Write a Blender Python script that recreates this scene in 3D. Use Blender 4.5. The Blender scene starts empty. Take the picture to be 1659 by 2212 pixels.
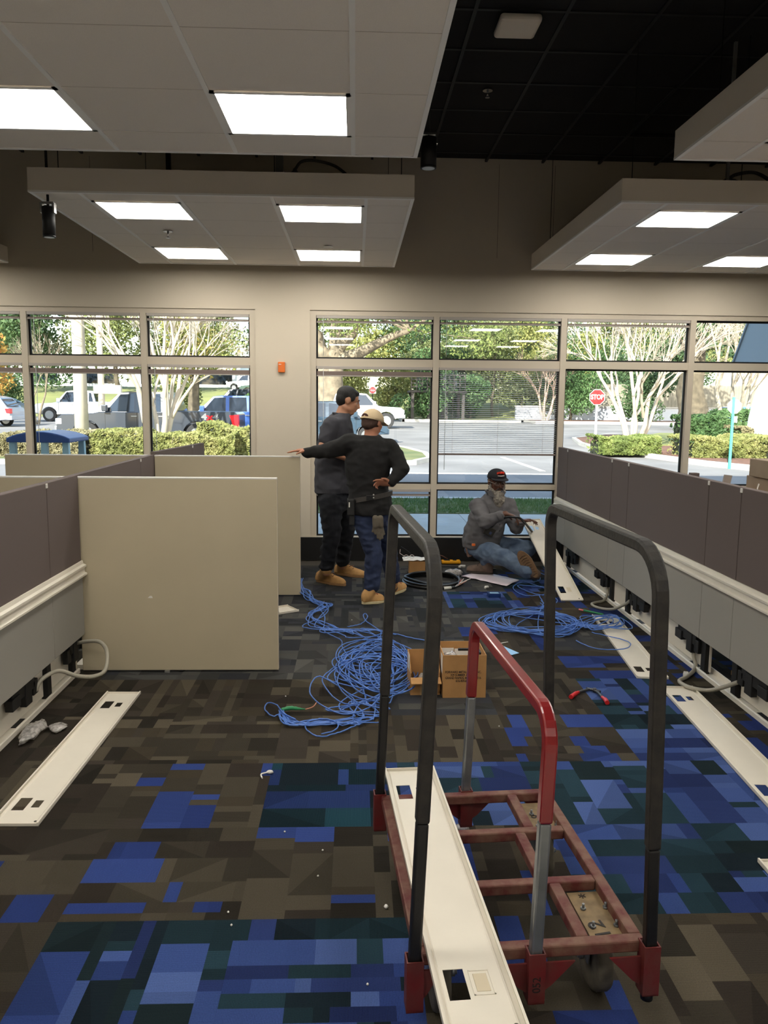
import bpy, bmesh, math, random
from mathutils import Vector, Matrix, Euler, noise
random.seed(7)
PI = math.pi
S = bpy.context.scene
C = S.collection

# ---------------------------------------------------------------- camera, sky, sun, exposure
W, H, F = 1659., 2212., 1740.
YAW, PITCH, ROLL, EYE = math.atan(64/F), -math.atan(237/F), 0.0098, 1.65
_f = Vector((math.sin(YAW)*math.cos(PITCH), math.cos(YAW)*math.cos(PITCH), math.sin(PITCH)))
_r0 = Vector((math.cos(YAW), -math.sin(YAW), 0)); _u0 = _r0.cross(_f)
_r = _r0*math.cos(ROLL) + _u0*math.sin(ROLL); _u = -_r0*math.sin(ROLL) + _u0*math.cos(ROLL)
cam = bpy.data.cameras.new('camera'); co = bpy.data.objects.new('camera', cam); C.objects.link(co)
cam.sensor_fit = 'VERTICAL'; cam.sensor_height = 36; cam.lens = 36*F/H
cam.clip_end = 500; cam.clip_start = .05
m = Matrix((_r, _u, -_f)).transposed().to_4x4(); m.translation = Vector((0, 0, EYE)); co.matrix_world = m
S.camera = co

SUN_EL, SUN_AZ = math.radians(29), math.radians(-24)     # low winter sun behind the building, from the left
wd = bpy.data.worlds.new('sky'); S.world = wd; wd.use_nodes = True
nt = wd.node_tree; bg = nt.nodes['Background']
sky = nt.nodes.new('ShaderNodeTexSky'); sky.sky_type = 'NISHITA'; sky.sun_disc = False
sky.sun_elevation = SUN_EL; sky.sun_rotation = PI + SUN_AZ; sky.air_density = 1.2; sky.dust_density = 1.2; sky.ozone_density = 1.5
nt.links.new(sky.outputs[0], bg.inputs[0]); bg.inputs[1].default_value = .21
sl = bpy.data.lights.new('sun', 'SUN'); sl.energy = 6.2; sl.angle = .009; sl.color = (1, .94, .84)
so = bpy.data.objects.new('sun', sl); C.objects.link(so)
_d = Vector((math.sin(SUN_AZ)*math.cos(SUN_EL), -math.cos(SUN_AZ)*math.cos(SUN_EL), math.sin(SUN_EL)))
so.rotation_euler = _d.to_track_quat('Z', 'Y').to_euler(); so.location = (0, -5, 20)
PANEL_LIGHT = 6.0
S.view_settings.view_transform = 'Standard'; S.view_settings.look = 'None'
S.view_settings.gamma = 1; S.view_settings.use_curve_mapping = False; S.view_settings.exposure = 1.55
S.cycles.max_bounces = 7; S.cycles.diffuse_bounces = 4; S.cycles.glossy_bounces = 3
S.cycles.transparent_max_bounces = 12; S.cycles.sample_clamp_indirect = 6

# ---------------------------------------------------------------- helpers
def at(x, y, Y):                       # a point of the photograph at depth Y, as a place in the room
    d = _f + _r*((x-W/2)/F) - _u*((y-H/2)/F)
    return Vector((0, 0, EYE)) + d*(Y/d.y)
def on(x, y, z=0.0):                   # the same, on a level surface
    d = _f + _r*((x-W/2)/F) - _u*((y-H/2)/F)
    return Vector((0, 0, EYE)) + d*((z-EYE)/d.z)
def gz(Y):                             # height of the land outside
    if Y < 30: return .05
    if Y < 60: return .05 + .012*(Y-30)
    return .41 + min((Y-60)*.1, 2.6)
def ong(x, y):
    d = _f + _r*((x-W/2)/F) - _u*((y-H/2)/F)
    Y = 9.0
    while Y < 200:
        p = Vector((0, 0, EYE)) + d*(Y/d.y)
        if p.z <= gz(Y): return p
        Y += .1
    return p

WL = {}
def wl(o):
    return WL.get(o.name, Vector((0, 0, 0))) if o else Vector((0, 0, 0))
def tag(o, label=None, cat=None, group=None, kind=None):
    if label: o['label'] = label
    if cat: o['category'] = cat
    if group: o['group'] = group
    if kind: o['kind'] = kind
    return o
def thing(name, label, cat, loc=(0, 0, 0), rz=0, group=None):
    o = bpy.data.objects.new(name, None); C.objects.link(o); o.empty_display_size = .05
    o.location = loc; o.rotation_euler = (0, 0, rz)
    WL[o.name] = Vector(loc) if rz == 0 else Vector((0, 0, 0))
    return tag(o, label, cat, group)
class MB:
    def __init__(s): s.v = []; s.f = []; s.m = []; s.sm = []; s.mi = 0; s.smooth = False
    def add(s, vs, fs):
        b = len(s.v); s.v += [tuple(v) for v in vs]
        for f in fs: s.f.append([b+i for i in f]); s.m.append(s.mi); s.sm.append(s.smooth)
        return s
    def box(s, a, b, M=None):
        x0, y0, z0 = a; x1, y1, z1 = b
        vs = [Vector(p) for p in ((x0,y0,z0),(x1,y0,z0),(x1,y1,z0),(x0,y1,z0),(x0,y0,z1),(x1,y0,z1),(x1,y1,z1),(x0,y1,z1))]
        if M is not None: vs = [M @ v for v in vs]
        return s.add(vs, [(0,3,2,1),(4,5,6,7),(0,1,5,4),(1,2,6,5),(2,3,7,6),(3,0,4,7)])
    def prism(s, pts, lo, hi, axis='z', M=None):        # polygon pts extruded along an axis
        n = len(pts)
        def mk(p, h):
            v = Vector((p[0], p[1], h)) if axis == 'z' else (Vector((p[0], h, p[1])) if axis == 'y' else Vector((h, p[0], p[1])))
            return M @ v if M is not None else v
        vs = [mk(p, lo) for p in pts] + [mk(p, hi) for p in pts]
        return s.add(vs, [tuple(range(n))[::-1], tuple(range(n, 2*n))] + [(i, (i+1) % n, n+(i+1) % n, n+i) for i in range(n)])
    def tube(s, path, r, n=8, cap=True, sq=None):       # r a number or a list; sq = section as (w, h) box
        path = [Vector(p) for p in path]; k = len(path)
        rs = r if isinstance(r, (list, tuple)) else [r]*k
        t = (path[1]-path[0]).normalized()
        ref = Vector((0, 0, 1)) if abs(t.z) < .9 else Vector((1, 0, 0))
        nx = t.cross(ref).normalized()
        vs = []
        for i, p in enumerate(path):
            t2 = (path[min(i+1, k-1)] - path[max(i-1, 0)])
            if t2.length < 1e-9: t2 = t
            t2 = t2.normalized()
            nx = (nx - t2*nx.dot(t2))
            nx = nx.normalized() if nx.length > 1e-6 else t2.orthogonal().normalized()
            ny = t2.cross(nx)
            if sq:
                w, h = sq
                for a, b in ((-1,-1),(1,-1),(1,1),(-1,1)): vs.append(p + nx*a*w/2 + ny*b*h/2)
            else:
                for j in range(n):
                    a = 2*PI*j/n; vs.append(p + (nx*math.cos(a) + ny*math.sin(a))*rs[i])
        n = 4 if sq else n
        fs = [(i*n+j, i*n+(j+1) % n, (i+1)*n+(j+1) % n, (i+1)*n+j) for i in range(k-1) for j in range(n)]
        nside = len(fs)
        if cap: fs += [tuple(range(n))[::-1], tuple(range((k-1)*n, k*n))]
        s.add(vs, fs)
        if not sq and n >= 6:
            for i in range(len(s.sm)-len(fs), len(s.sm)-len(fs)+nside): s.sm[i] = True
        return s
    def cyl(s, p, q, r, n=16, r2=None): return s.tube([p, q], [r, r if r2 is None else r2], n)
    def ell(s, c, rad, n=12, k=8, M=None):              # ellipsoid
        c = Vector(c); vs = [Vector((0, 0, 1))]; 
        for i in range(1, k):
            th = PI*i/k
            for j in range(n): a = 2*PI*j/n; vs.append(Vector((math.sin(th)*math.cos(a), math.sin(th)*math.sin(a), math.cos(th))))
        vs.append(Vector((0, 0, -1)))
        vs = [Vector((v.x*rad[0], v.y*rad[1], v.z*rad[2])) for v in vs]
        vs = [(M @ v if M is not None else v) + c for v in vs]
        fs = [(0, 1+j, 1+(j+1) % n) for j in range(n)]
        for i in range(k-2):
            for j in range(n): fs.append((1+i*n+j, 1+(i+1)*n+j, 1+(i+1)*n+(j+1) % n, 1+i*n+(j+1) % n))
        L = len(vs)-1; fs += [(L, 1+(k-2)*n+(j+1) % n, 1+(k-2)*n+j) for j in range(n)]
        s.add(vs, fs)
        for i in range(len(s.sm)-len(fs), len(s.sm)): s.sm[i] = True
        return s
    def loft(s, rings, cap=True):
        n = len(rings[0]); vs = [v for r_ in rings for v in r_]; k = len(rings)
        fs = [(i*n+j, i*n+(j+1) % n, (i+1)*n+(j+1) % n, (i+1)*n+j) for i in range(k-1) for j in range(n)]
        if cap: fs += [tuple(range(n))[::-1], tuple(range((k-1)*n, k*n))]
        return s.add(vs, fs)
    def mesh(s, name, mats, off=Vector((0, 0, 0))):
        me = bpy.data.meshes.new(name)
        me.from_pydata([(v[0]-off[0], v[1]-off[1], v[2]-off[2]) for v in s.v], [], s.f)
        for mm in (mats if isinstance(mats, (list, tuple)) else [mats]): me.materials.append(mm)
        me.polygons.foreach_set('material_index', s.m); me.polygons.foreach_set('use_smooth', s.sm)
        me.validate(); me.update()
        return me
    def build(s, name, mats, parent=None, bevel=0, loc=None, seg=2, fix=True):
        me = s.mesh(name, mats, wl(parent) if loc is None else Vector(loc))
        if fix:
            bm = bmesh.new(); bm.from_mesh(me); bmesh.ops.recalc_face_normals(bm, faces=bm.faces)
            if bevel:
                bmesh.ops.bevel(bm, geom=[e for e in bm.edges if e.is_manifold and e.calc_face_angle(0) > .5], offset=bevel, segments=seg, affect='EDGES', profile=.5)
            bm.to_mesh(me); bm.free()
        o = bpy.data.objects.new(name, me); C.objects.link(o)
        if parent: o.parent = parent; WL[o.name] = wl(parent)
        elif loc is not None: o.location = loc; WL[o.name] = Vector(loc)
        return o
def struct(name, mb, mat, parent=None, bevel=0):
    o = mb.build(name, mat, parent, bevel)
    if not parent: o['kind'] = 'structure'
    return o
def copy_tree(o, parent=None):
    c = o.copy(); C.objects.link(c)
    if parent: c.parent = parent
    for ch in list(o.children): copy_tree(ch, c)
    WL[c.name] = wl(o)
    return c
def share(src, name, parent, loc):
    o = bpy.data.objects.new(name, src.data); C.objects.link(o); o.parent = parent; o.location = loc
    return o
def smooth_path(pts, n=6, closed=False):
    pts = [Vector(p) for p in pts]; out = []; k = len(pts)
    for i in range(k if closed else k-1):
        g = lambda j: pts[j % k] if closed else pts[max(0, min(k-1, j))]
        a, b, c, d = g(i-1), g(i), g(i+1), g(i+2)
        for t in range(n):
            u = t/n
            out.append(.5*((2*b) + (c-a)*u + (2*a-5*b+4*c-d)*u*u + (3*b-a-3*c+d)*u**3))
    out.append(pts[0] if closed else pts[-1])
    return out

# ---------------------------------------------------------------- materials
def srgb(h):
    if isinstance(h, str): v = [int(h[i:i+2], 16)/255 for i in (0, 2, 4)]
    else: v = [c/255 for c in h]
    return tuple((c/12.92 if c <= .04045 else ((c+.055)/1.055)**2.4) for c in v)
MATS = {}
def mat(name, col, rough=.6, metal=0, var=0, vscale=20, bump=0, bscale=120, spec=.5, emit=0, col2=None, coat=0, detail=3):
    if name in MATS: return MATS[name]
    mt = bpy.data.materials.new(name); mt.use_nodes = True; n = mt.node_tree; b = n.nodes['Principled BSDF']
    c = srgb(col); b.inputs['Base Color'].default_value = (*c, 1)
    b.inputs['Roughness'].default_value = rough; b.inputs['Metallic'].default_value = metal
    b.inputs['Specular IOR Level'].default_value = spec
    if coat: b.inputs['Coat Weight'].default_value = coat; b.inputs['Coat Roughness'].default_value = .08
    tc = n.nodes.new('ShaderNodeTexCoord')
    if var or col2:
        nz = n.nodes.new('ShaderNodeTexNoise'); nz.inputs['Scale'].default_value = vscale; nz.inputs['Detail'].default_value = detail
        n.links.new(tc.outputs['Object'], nz.inputs['Vector'])
        rp = n.nodes.new('ShaderNodeValToRGB'); rp.color_ramp.elements[0].position = .35; rp.color_ramp.elements[1].position = .65
        c2 = srgb(col2) if col2 else tuple(min(1, x*(1+var)) for x in c)
        c1 = c if col2 else tuple(x*(1-var) for x in c)
        rp.color_ramp.elements[0].color = (*c1, 1); rp.color_ramp.elements[1].color = (*c2, 1)
        n.links.new(nz.outputs['Fac'], rp.inputs[0]); n.links.new(rp.outputs[0], b.inputs['Base Color'])
    if bump:
        nb = n.nodes.new('ShaderNodeTexNoise'); nb.inputs['Scale'].default_value = bscale; nb.inputs['Detail'].default_value = 4
        n.links.new(tc.outputs['Object'], nb.inputs['Vector'])
        bp = n.nodes.new('ShaderNodeBump'); bp.inputs['Strength'].default_value = bump; bp.inputs['Distance'].default_value = .01
        n.links.new(nb.outputs['Fac'], bp.inputs['Height']); n.links.new(bp.outputs[0], b.inputs['Normal'])
    if emit: b.inputs['Emission Color'].default_value = (*c, 1); b.inputs['Emission Strength'].default_value = emit
    MATS[name] = mt; return mt
def glassy(name, tint=(1, 1, 1), refl=.08, rough=0.0):
    mt = bpy.data.materials.new(name); mt.use_nodes = True; n = mt.node_tree; n.nodes.remove(n.nodes['Principled BSDF'])
    out = n.nodes['Material Output']
    tr = n.nodes.new('ShaderNodeBsdfTransparent'); tr.inputs[0].default_value = (*tint, 1)
    gl = n.nodes.new('ShaderNodeBsdfGlossy'); gl.inputs['Roughness'].default_value = rough
    fr = n.nodes.new('ShaderNodeFresnel'); fr.inputs[0].default_value = 1.5
    mx = n.nodes.new('ShaderNodeMixShader')
    n.links.new(fr.outputs[0], mx.inputs[0]); n.links.new(tr.outputs[0], mx.inputs[1]); n.links.new(gl.outputs[0], mx.inputs[2])
    n.links.new(mx.outputs[0], out.inputs[0]); MATS[name] = mt; return mt
def carpet(name, axis):
    mt = bpy.data.materials.new(name); mt.use_nodes = True; n = mt.node_tree; b = n.nodes['Principled BSDF']
    b.inputs['Roughness'].default_value = .95; b.inputs['Specular IOR Level'].default_value = .1
    at_ = n.nodes.new('ShaderNodeAttribute'); at_.attribute_name = 'Col'
    tc = n.nodes.new('ShaderNodeTexCoord')
    wv = n.nodes.new('ShaderNodeTexWave'); wv.wave_type = 'BANDS'; wv.bands_direction = axis; wv.inputs['Scale'].default_value = 75
    wv.inputs['Distortion'].default_value = .6; wv.inputs['Detail'].default_value = 2
    nz = n.nodes.new('ShaderNodeTexNoise'); nz.inputs['Scale'].default_value = 260; nz.inputs['Detail'].default_value = 2
    n.links.new(tc.outputs['Object'], wv.inputs['Vector']); n.links.new(tc.outputs['Object'], nz.inputs['Vector'])
    mm = n.nodes.new('ShaderNodeMath'); mm.operation = 'MULTIPLY_ADD'; mm.inputs[1].default_value = .30; mm.inputs[2].default_value = .40
    n.links.new(wv.outputs['Fac'], mm.inputs[0])
    m2 = n.nodes.new('ShaderNodeMath'); m2.operation = 'MULTIPLY_ADD'; m2.inputs[1].default_value = .5
    n.links.new(nz.outputs['Fac'], m2.inputs[0]); n.links.new(mm.outputs[0], m2.inputs[2])
    mx = n.nodes.new('ShaderNodeVectorMath'); mx.operation = 'SCALE'
    n.links.new(at_.outputs['Color'], mx.inputs[0]); n.links.new(m2.outputs[0], mx.inputs['Scale'])
    n.links.new(mx.outputs[0], b.inputs['Base Color'])
    bp = n.nodes.new('ShaderNodeBump'); bp.inputs['Strength'].default_value = .5; bp.inputs['Distance'].default_value = .003
    n.links.new(m2.outputs[0], bp.inputs['Height']); n.links.new(bp.outputs[0], b.inputs['Normal'])
    return mt
def leafmat(name, cols, rough=.6):
    mt = bpy.data.materials.new(name); mt.use_nodes = True; n = mt.node_tree; b = n.nodes['Principled BSDF']
    b.inputs['Roughness'].default_value = rough; b.inputs['Specular IOR Level'].default_value = .3
    tc = n.nodes.new('ShaderNodeTexCoord'); nz = n.nodes.new('ShaderNodeTexNoise'); nz.inputs['Scale'].default_value = 1.1; nz.inputs['Detail'].default_value = 5; nz.inputs['Roughness'].default_value = .8
    n.links.new(tc.outputs['Object'], nz.inputs['Vector'])
    rp = n.nodes.new('ShaderNodeValToRGB'); el = rp.color_ramp.elements
    k = len(cols)
    while len(el) < k: el.new(.5)
    for i, c in enumerate(cols): el[i].position = .3 + .4*i/(k-1); el[i].color = (*srgb(c), 1)
    n.links.new(nz.outputs['Fac'], rp.inputs[0]); n.links.new(rp.outputs[0], b.inputs['Base Color'])
    tl = n.nodes.new('ShaderNodeBsdfTranslucent'); n.links.new(rp.outputs[0], tl.inputs[0])
    mx = n.nodes.new('ShaderNodeMixShader'); mx.inputs[0].default_value = .3
    n.links.new(b.outputs[0], mx.inputs[1]); n.links.new(tl.outputs[0], mx.inputs[2]); n.links.new(mx.outputs[0], n.nodes['Material Output'].inputs[0])
    MATS[name] = mt; return mt

WALL = mat('painted wall', (206, 195, 176), .85, bump=.05, bscale=300)
PIER = WALL
BLACKBASE = mat('black base', (14, 14, 15), .5, var=.3, vscale=3)
FRAME = mat('window frame paint', (200, 189, 170), .45)
GASK = mat('black gasket', (10, 10, 12), .6)
GLASS = glassy('window glass', (.96, .98, .97))
BLINDM = mat('blind slat', (176, 168, 160), .5)
BLINDST = mat('blind stack', (120, 105, 98), .6)
DARKCEIL = mat('black ceiling tile', (15, 15, 17), .9, bump=.1, bscale=200)
DARKBAR = mat('black ceiling grid', (34, 34, 36), .6)
CLOUDT = mat('acoustic tile', (238, 231, 222), .9, var=.03, vscale=300, bump=.06, bscale=400)
CLOUDF = mat('cloud fascia', (222, 212, 198), .7, bump=.03, bscale=300)
CLOUDW = mat('cloud trim white', (244, 242, 238), .5)
LENS = mat('light lens', (255, 250, 240), .5, emit=PANEL_LIGHT)
BLACKM = mat('black metal', (9, 9, 10), .6, spec=.5)
CHROME = mat('chrome', (190, 190, 190), .25, metal=1)
WHITEP = mat('white plastic', (215, 212, 205), .45)
SCREEN = mat('dark partition fabric', (100, 88, 84), .9, var=.05, vscale=400, bump=.15, bscale=500)
FABG = mat('grey partition fabric', (150, 146, 138), .95, var=.12, vscale=500, bump=.2, bscale=500)
BEIGEP = mat('beige partition laminate', (178, 166, 140), .6, var=.03, vscale=2.2)
WHITEM = mat('white painted steel', (222, 215, 200), .38, var=.02, vscale=6)
GALV = mat('galvanised sheet', (150, 150, 146), .4, metal=.6, var=.15, vscale=8)
# ================================================================ THE ROOM
WY = 8.34                                            # inner face of the window wall
RX, LX, BY, CZ = 9.0, -9.0, -6.0, 4.03
fl = struct('floor', MB().box((LX, BY, -.2), (RX, WY+.3, -.008)), mat('carpet base', (60, 55, 48), .95))
MB().box((LX, BY, -.008), (RX, .9, 0)).build('bounce_floor', mat('pale bounce floor', (214, 209, 200), .6, var=.03), fl)  # unseen pale floor behind the camera, added to bounce light up onto the clouds
# carpet tiles, each its own piece with its own woven pattern
CX, CY = carpet('ribbed carpet across', 'X'), carpet('ribbed carpet along', 'Y')
PAL = {'b': ['39342c', '4b453a', '2c2822', '433c31', '554e41', '332d27', '3e3831'],
       'g': ['3d3d3c', '4b4b49', '2e2f30', '54534f', '35363a', '434241', '393a3e'],
       'B': ['2a3868', '384c82', '1d3038', '182529', '40548a', '232f5a', '2e4076', '243b46', '4a5f94', '16222a'],
       'm': ['39342c', '4b453a', '2a3a72', '2c2822', '3e3831', '433c31', '32447e', '332d27', '4b453a'],
       't': ['16303a', '12262e', '1c3c48', '22325f', '142028', '2b3f72']}
LIN = {k: [srgb(c) for c in v] for k, v in PAL.items()}
ROWS = {  # row index -> types per column; columns -7..5
  -1: 'mmmBBBBBmmbbb', 0: 'mmbbBBmbmbmbb', 1: 'bmbmmmmBBBBBB', 2: 'bbbbmtBBBBBtt', 3: 'bbbbbbbmBmmtt',
   4: 'bbbbbbgbBbmtt', 5: 'bbbggggbmmmtt', 6: 'bbgggggmgmBBt', 7: 'bgggggggmBBmt', 8: 'gggggggBmmBBg', 9: 'ggggggggBBBgg', 10: 'ggggggggmBBgg', 11: 'gggggggggmBBg'}
TILE = .57; TY0 = 2.40; TP = .5655
tile_rng = random.Random(11)
def carpet_tile(kind, vert):
    rng = tile_rng; L = LIN[kind]; v = []; f = []; cols = []
    def rect(a0, b0, a1, b1, c):
        p = [(a0, b0), (a1, b0), (a1, b1), (a0, b1)]
        if vert: p = [(q[1], q[0]) for q in p][::-1]
        b = len(v); v.extend([(x*TILE, y*TP, 0) for x, y in p]); f.append((b, b+1, b+2, b+3)); cols.append(c)
    def tri(p, c):
        if vert: p = [(q[1], q[0]) for q in p][::-1]
        b = len(v); v.extend([(x*TILE, y*TP, 0) for x, y in p]); f.append((b, b+1, b+2)); cols.append(c)
    y = 0.0; bands = []
    while y < .97:
        h = rng.choice([.07, .1, .15, .2, .26]); h = min(h, 1-y)
        if 1-y-h < .06: h = 1-y
        bands.append((y, y+h)); y += h
    for (y0, y1) in bands:
        x = 0.0; base = rng.choice(L)
        while x < .999:
            w = rng.choice([.08, .14, .22, .32, .45]); w = min(w, 1-x)
            if 1-x-w < .05: w = 1-x
            c = rng.choice(L) if rng.random() < .7 else base
            k = rng.uniform(.85, 1.15); c = tuple(q*k for q in c)
            if w > .2 and y1-y0 > .12 and rng.random() < .4:
                c2 = tuple(q*.72 for q in c)
                if rng.random() < .5:
                    tri([(x, y0), (x+w, y0), (x+w, y1)], c); tri([(x, y0), (x+w, y1), (x, y1)], c2)
                else:
                    tri([(x, y0), (x+w, y0), (x, y1)], c2); tri([(x+w, y0), (x+w, y1), (x, y1)], c)
            else: rect(x, y0, x+w, y1, c)
            x += w
    b = len(v); v.extend([(0, 0, 0), (TILE, 0, 0), (TILE, TP, 0), (0, TP, 0), (0, 0, -.007), (TILE, 0, -.007), (TILE, TP, -.007), (0, TP, -.007)])
    for i in range(4): f.append((b+i, b+4+i, b+4+(i+1) % 4, b+(i+1) % 4)); cols.append((.01, .01, .012))
    me = bpy.data.meshes.new('carpet_tile'); me.from_pydata(v, [], f); me.materials.append(CY if vert else CX)
    ca = me.color_attributes.new('Col', 'FLOAT_COLOR', 'CORNER'); data = []
    for fi, c in zip(f, cols): data += [*c, 1]*len(fi)
    ca.data.foreach_set('color', data)
    return me
for r in range(-1, 11):
    for ci in range(13):
        k = ci-7; x = .77 + .57*k; y = TY0 + TP*(r-1)
        o = bpy.data.objects.new('carpet_tile', carpet_tile(ROWS[r][ci], (r*3+ci*5+(ci//2)) % 2 == 0)); C.objects.link(o); o.parent = fl
        o.location = (x+.001, y, 0)

# ceiling: dark tiles in a dark grid
ce = struct('ceiling', MB().box((LX, BY, CZ+.02), (RX, WY+.3, CZ+.25)), DARKCEIL)
me = MB().box((.012, .012, 0), (.553, .553, .015)).mesh('ceiling_tile', DARKCEIL)
opening = (2.42, 6.92)
for i in range(-9, 10):
    for j in range(-4, 7):
        x, y = .72 + .565*(i-1), 5.24 + .565*(j-2)
        if y+.565 > WY+.1 or y < 3.5 or abs(i) > 7: continue
        if i == 4 and j == 5: continue                     # the tile left open in the corner of the bay
        share(bpy.data.objects.new('tmp', me), 'ceiling_tile', ce, (x, y, CZ-.002))
bar = MB()
for i in range(-8, 9): bar = MB().box((.72+.565*i-.012, 3.3, CZ-.012), (.72+.565*i+.012, WY, CZ+.01)); bar.build('grid_bar', DARKBAR, ce)
for j in range(-4, 5): bar = MB().box((-4.4, 5.24+.565*(j+1)-.012, CZ-.011), (5.2, 5.24+.565*(j+1)+.012, CZ+.01)); bar.build('grid_bar', DARKBAR, ce)
for o_ in [o for o in bpy.data.objects if o.name.startswith('tmp')]: bpy.data.objects.remove(o_)

# window wall: openings x -7.6..-1.01 and -.46..6.1, z .25..2.565
SILL, HEAD, T = .25, 2.565, .16
wb = MB()
wb.box((LX, WY, HEAD), (RX, WY+T, 5.9)); wb.box((-1.01, WY, -.3), (-.46, WY+T, HEAD)); wb.box((LX, WY, -.3), (-7.6, WY+T, HEAD)); wb.box((6.1, WY, -.3), (RX, WY+T, HEAD))
wb.box((-7.6, WY, -.3), (-1.01, WY+T, SILL-.012)); wb.box((-.46, WY, -.3), (6.1, WY+T, SILL-.012))
back_wall = struct('wall_back', wb, WALL)
struct('wall_left', MB().box((LX-.2, BY, -.2), (LX, WY+.3, 5.6)), WALL)
struct('wall_right', MB().box((RX, BY, -.2), (RX+.2, WY+.3, 5.6)), WALL)
struct('wall_front', MB().box((LX, BY-.2, -.2), (RX, BY, 5.6)), WALL)
struct('baseboard_back', MB().box((LX+.01, WY-.022, 0), (RX-.01, WY-.001, .245)), BLACKBASE, bevel=.003)
# painted board joints above the window
for jx, z0, z1 in ((1.98+.0, 2.98, 4.0), (1.42, 2.98, 4.0), (-2.6, 3.0, 4.0)):
    MB().box((jx-.0015, WY-.0016, 3.1), (jx+.0015, WY+.001, 4.0)).build('board_joint', mat('joint shade', (92, 84, 74), .9), back_wall)

def window(name, x0, x1, mull, blinds):
    w = bpy.data.objects.new(name, None); C.objects.link(w); w['kind'] = 'structure'; w.location = (x0, WY, SILL); WL[w.name] = Vector((x0, WY, SILL))
    y0, y1 = WY+.015, WY+.135
    sill = MB().box((x0, WY-.004, SILL-.012), (x1, WY+T, SILL)).build('window_sill', FRAME, w)
    MB().box((x0, y0, HEAD-.05), (x1, y1, HEAD)).build('window_head', FRAME, w)
    for zz in ((.752, .805), (2.010, 2.086)): MB().box((x0, y0+.01, zz[0]), (x1, y1-.01, zz[1])).build('transom', FRAME, w)
    ms = [x0+.03] + mull + [x1-.03]
    for mx_ in ms: MB().box((mx_-.03, y0, SILL), (mx_+.03, y1, HEAD-.05)).build('mullion', FRAME, w)
    for a, b in zip(ms[:-1], ms[1:]):
        for z0, z1 in ((SILL, .752), (.805, 2.010), (2.086, HEAD-.05)):
            g = MB(); xa, xb = a+.03, b-.03; t = .017
            ya, yb = y0+.05, y0+.075
            g.box((xa, ya, z0), (xa+t, yb, z1)); g.box((xb-t, ya, z0), (xb, yb, z1)); g.box((xa+t, ya, z0), (xb-t, yb, z0+t)); g.box((xa+t, ya, z1-t), (xb-t, yb, z1))
            gk = g.build('gasket', GASK, w)
            MB().box((xa+t, ya+.008, z0+t), (xb-t, ya+.014, z1-t)).build('glass_pane', GLASS, w)
    return w
M1 = [-6.9, -5.7, -4.51, -3.32, -2.135]; M2 = [.825, 2.137, 3.478, 4.8]
window('window_1', -7.6, -1.01, M1, None)
window('window_2', -.46, 6.1, M2, None)
# blinds, one per pane; the rails hang from the head or the transom
def blind(x0, x1, ztop, drop, lab, group=None, lowered=False):
    x0 += .034; x1 -= .034; y = WY+.035
    b = thing('window_blind', lab, 'blind', ((x0+x1)/2, y, ztop), 0, group)
    MB().box((x0, y-.018, ztop-.028), (x1, y+.018, ztop)).build('head_rail', BLINDM, b, .002)
    if lowered:
        n = int(drop/.0195)
        hw = (x1-x0)/2-.008
        sm = MB().box((-hw, -.0125, -.0007), (hw, .0125, .0007), Matrix.Rotation(math.radians(9), 4, 'X')).mesh('slat', BLINDM)
        for i in range(n):
            o = bpy.data.objects.new('slat', sm); C.objects.link(o); o.parent = b; o.location = (0, 0, -.045-i*.0195); 
        MB().box((x0+.005, y-.014, ztop-.06-n*.0195), (x1-.005, y+.014, ztop-.042-n*.0195)).build('bottom_rail', BLINDST, b, .003)
        for q in (.12, .5, .88):
            xx = x0+(x1-x0)*q; MB().tube([(xx, y-.013, ztop-.03), (xx, y-.013, ztop-.05-n*.0195)], .0012, 4).build('ladder_cord', BLINDM, b)
    else:
        st = MB().box((x0+.005, y-.014, ztop-.05-drop), (x1-.005, y+.014, ztop-.05)); st.build('slat_stack', BLINDST, b, .002)
        MB().box((x0+.003, y-.016, ztop-.06-drop), (x1-.003, y+.016, ztop-.05-drop)).build('bottom_rail', BLINDM, b, .002)
        for q in (.1, .5, .9):
            xx = x0+(x1-x0)*q; MB().tube([(xx, y-.012, ztop-.02), (xx, y-.012, ztop-.055)], .002, 4).build('ladder_cord', BLINDM, b)
    xx = x0+.07; MB().tube([(xx, y-.02, ztop-.02), (xx, y-.02, ztop-(.4 if drop < .02 else 1.05))], .003, 6).build('tilt_wand', mat('clear wand', (200, 205, 205), .3), b)
e1 = [-5.7, -4.51, -3.32, -2.135, -1.04]
nm = ['beyond the left edge', 'in the cut-off leftmost bay', 'in the second bay of the left window', 'in the bay left of the pier']
for i, (a, b) in enumerate(zip(e1[:-1], e1[1:])):
    if i == 0: continue
    blind(a, b, HEAD-.05, .012, 'thin raised blind in the upper pane '+nm[i], 'raised blinds in the upper panes')
    blind(a, b, 2.010, .042, 'raised blind with brown slat stack '+nm[i], 'raised blinds in the large panes')
e2 = [-.43, .825, 2.137, 3.478]
nm = ['above the dark-haired man, right of the pier', 'above the lowered blind', 'above the stop sign']
for i, (a, b) in enumerate(zip(e2[:-1], e2[1:])):
    blind(a, b, HEAD-.05, .012, 'thin raised blind in the upper pane '+nm[i], 'raised blinds in the upper panes')
blind(-.43, .825, 2.010, .042, 'raised blind with a brown slat stack above the two standing men', 'raised blinds in the large panes')
blind(.825, 2.137, 2.010, .84, 'lowered slatted blind with open slats in the middle bay', None, True)
blind(-.43, .825, .752, .012, 'short raised blind in the low pane behind the standing men', 'raised blinds in the low panes')

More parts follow.
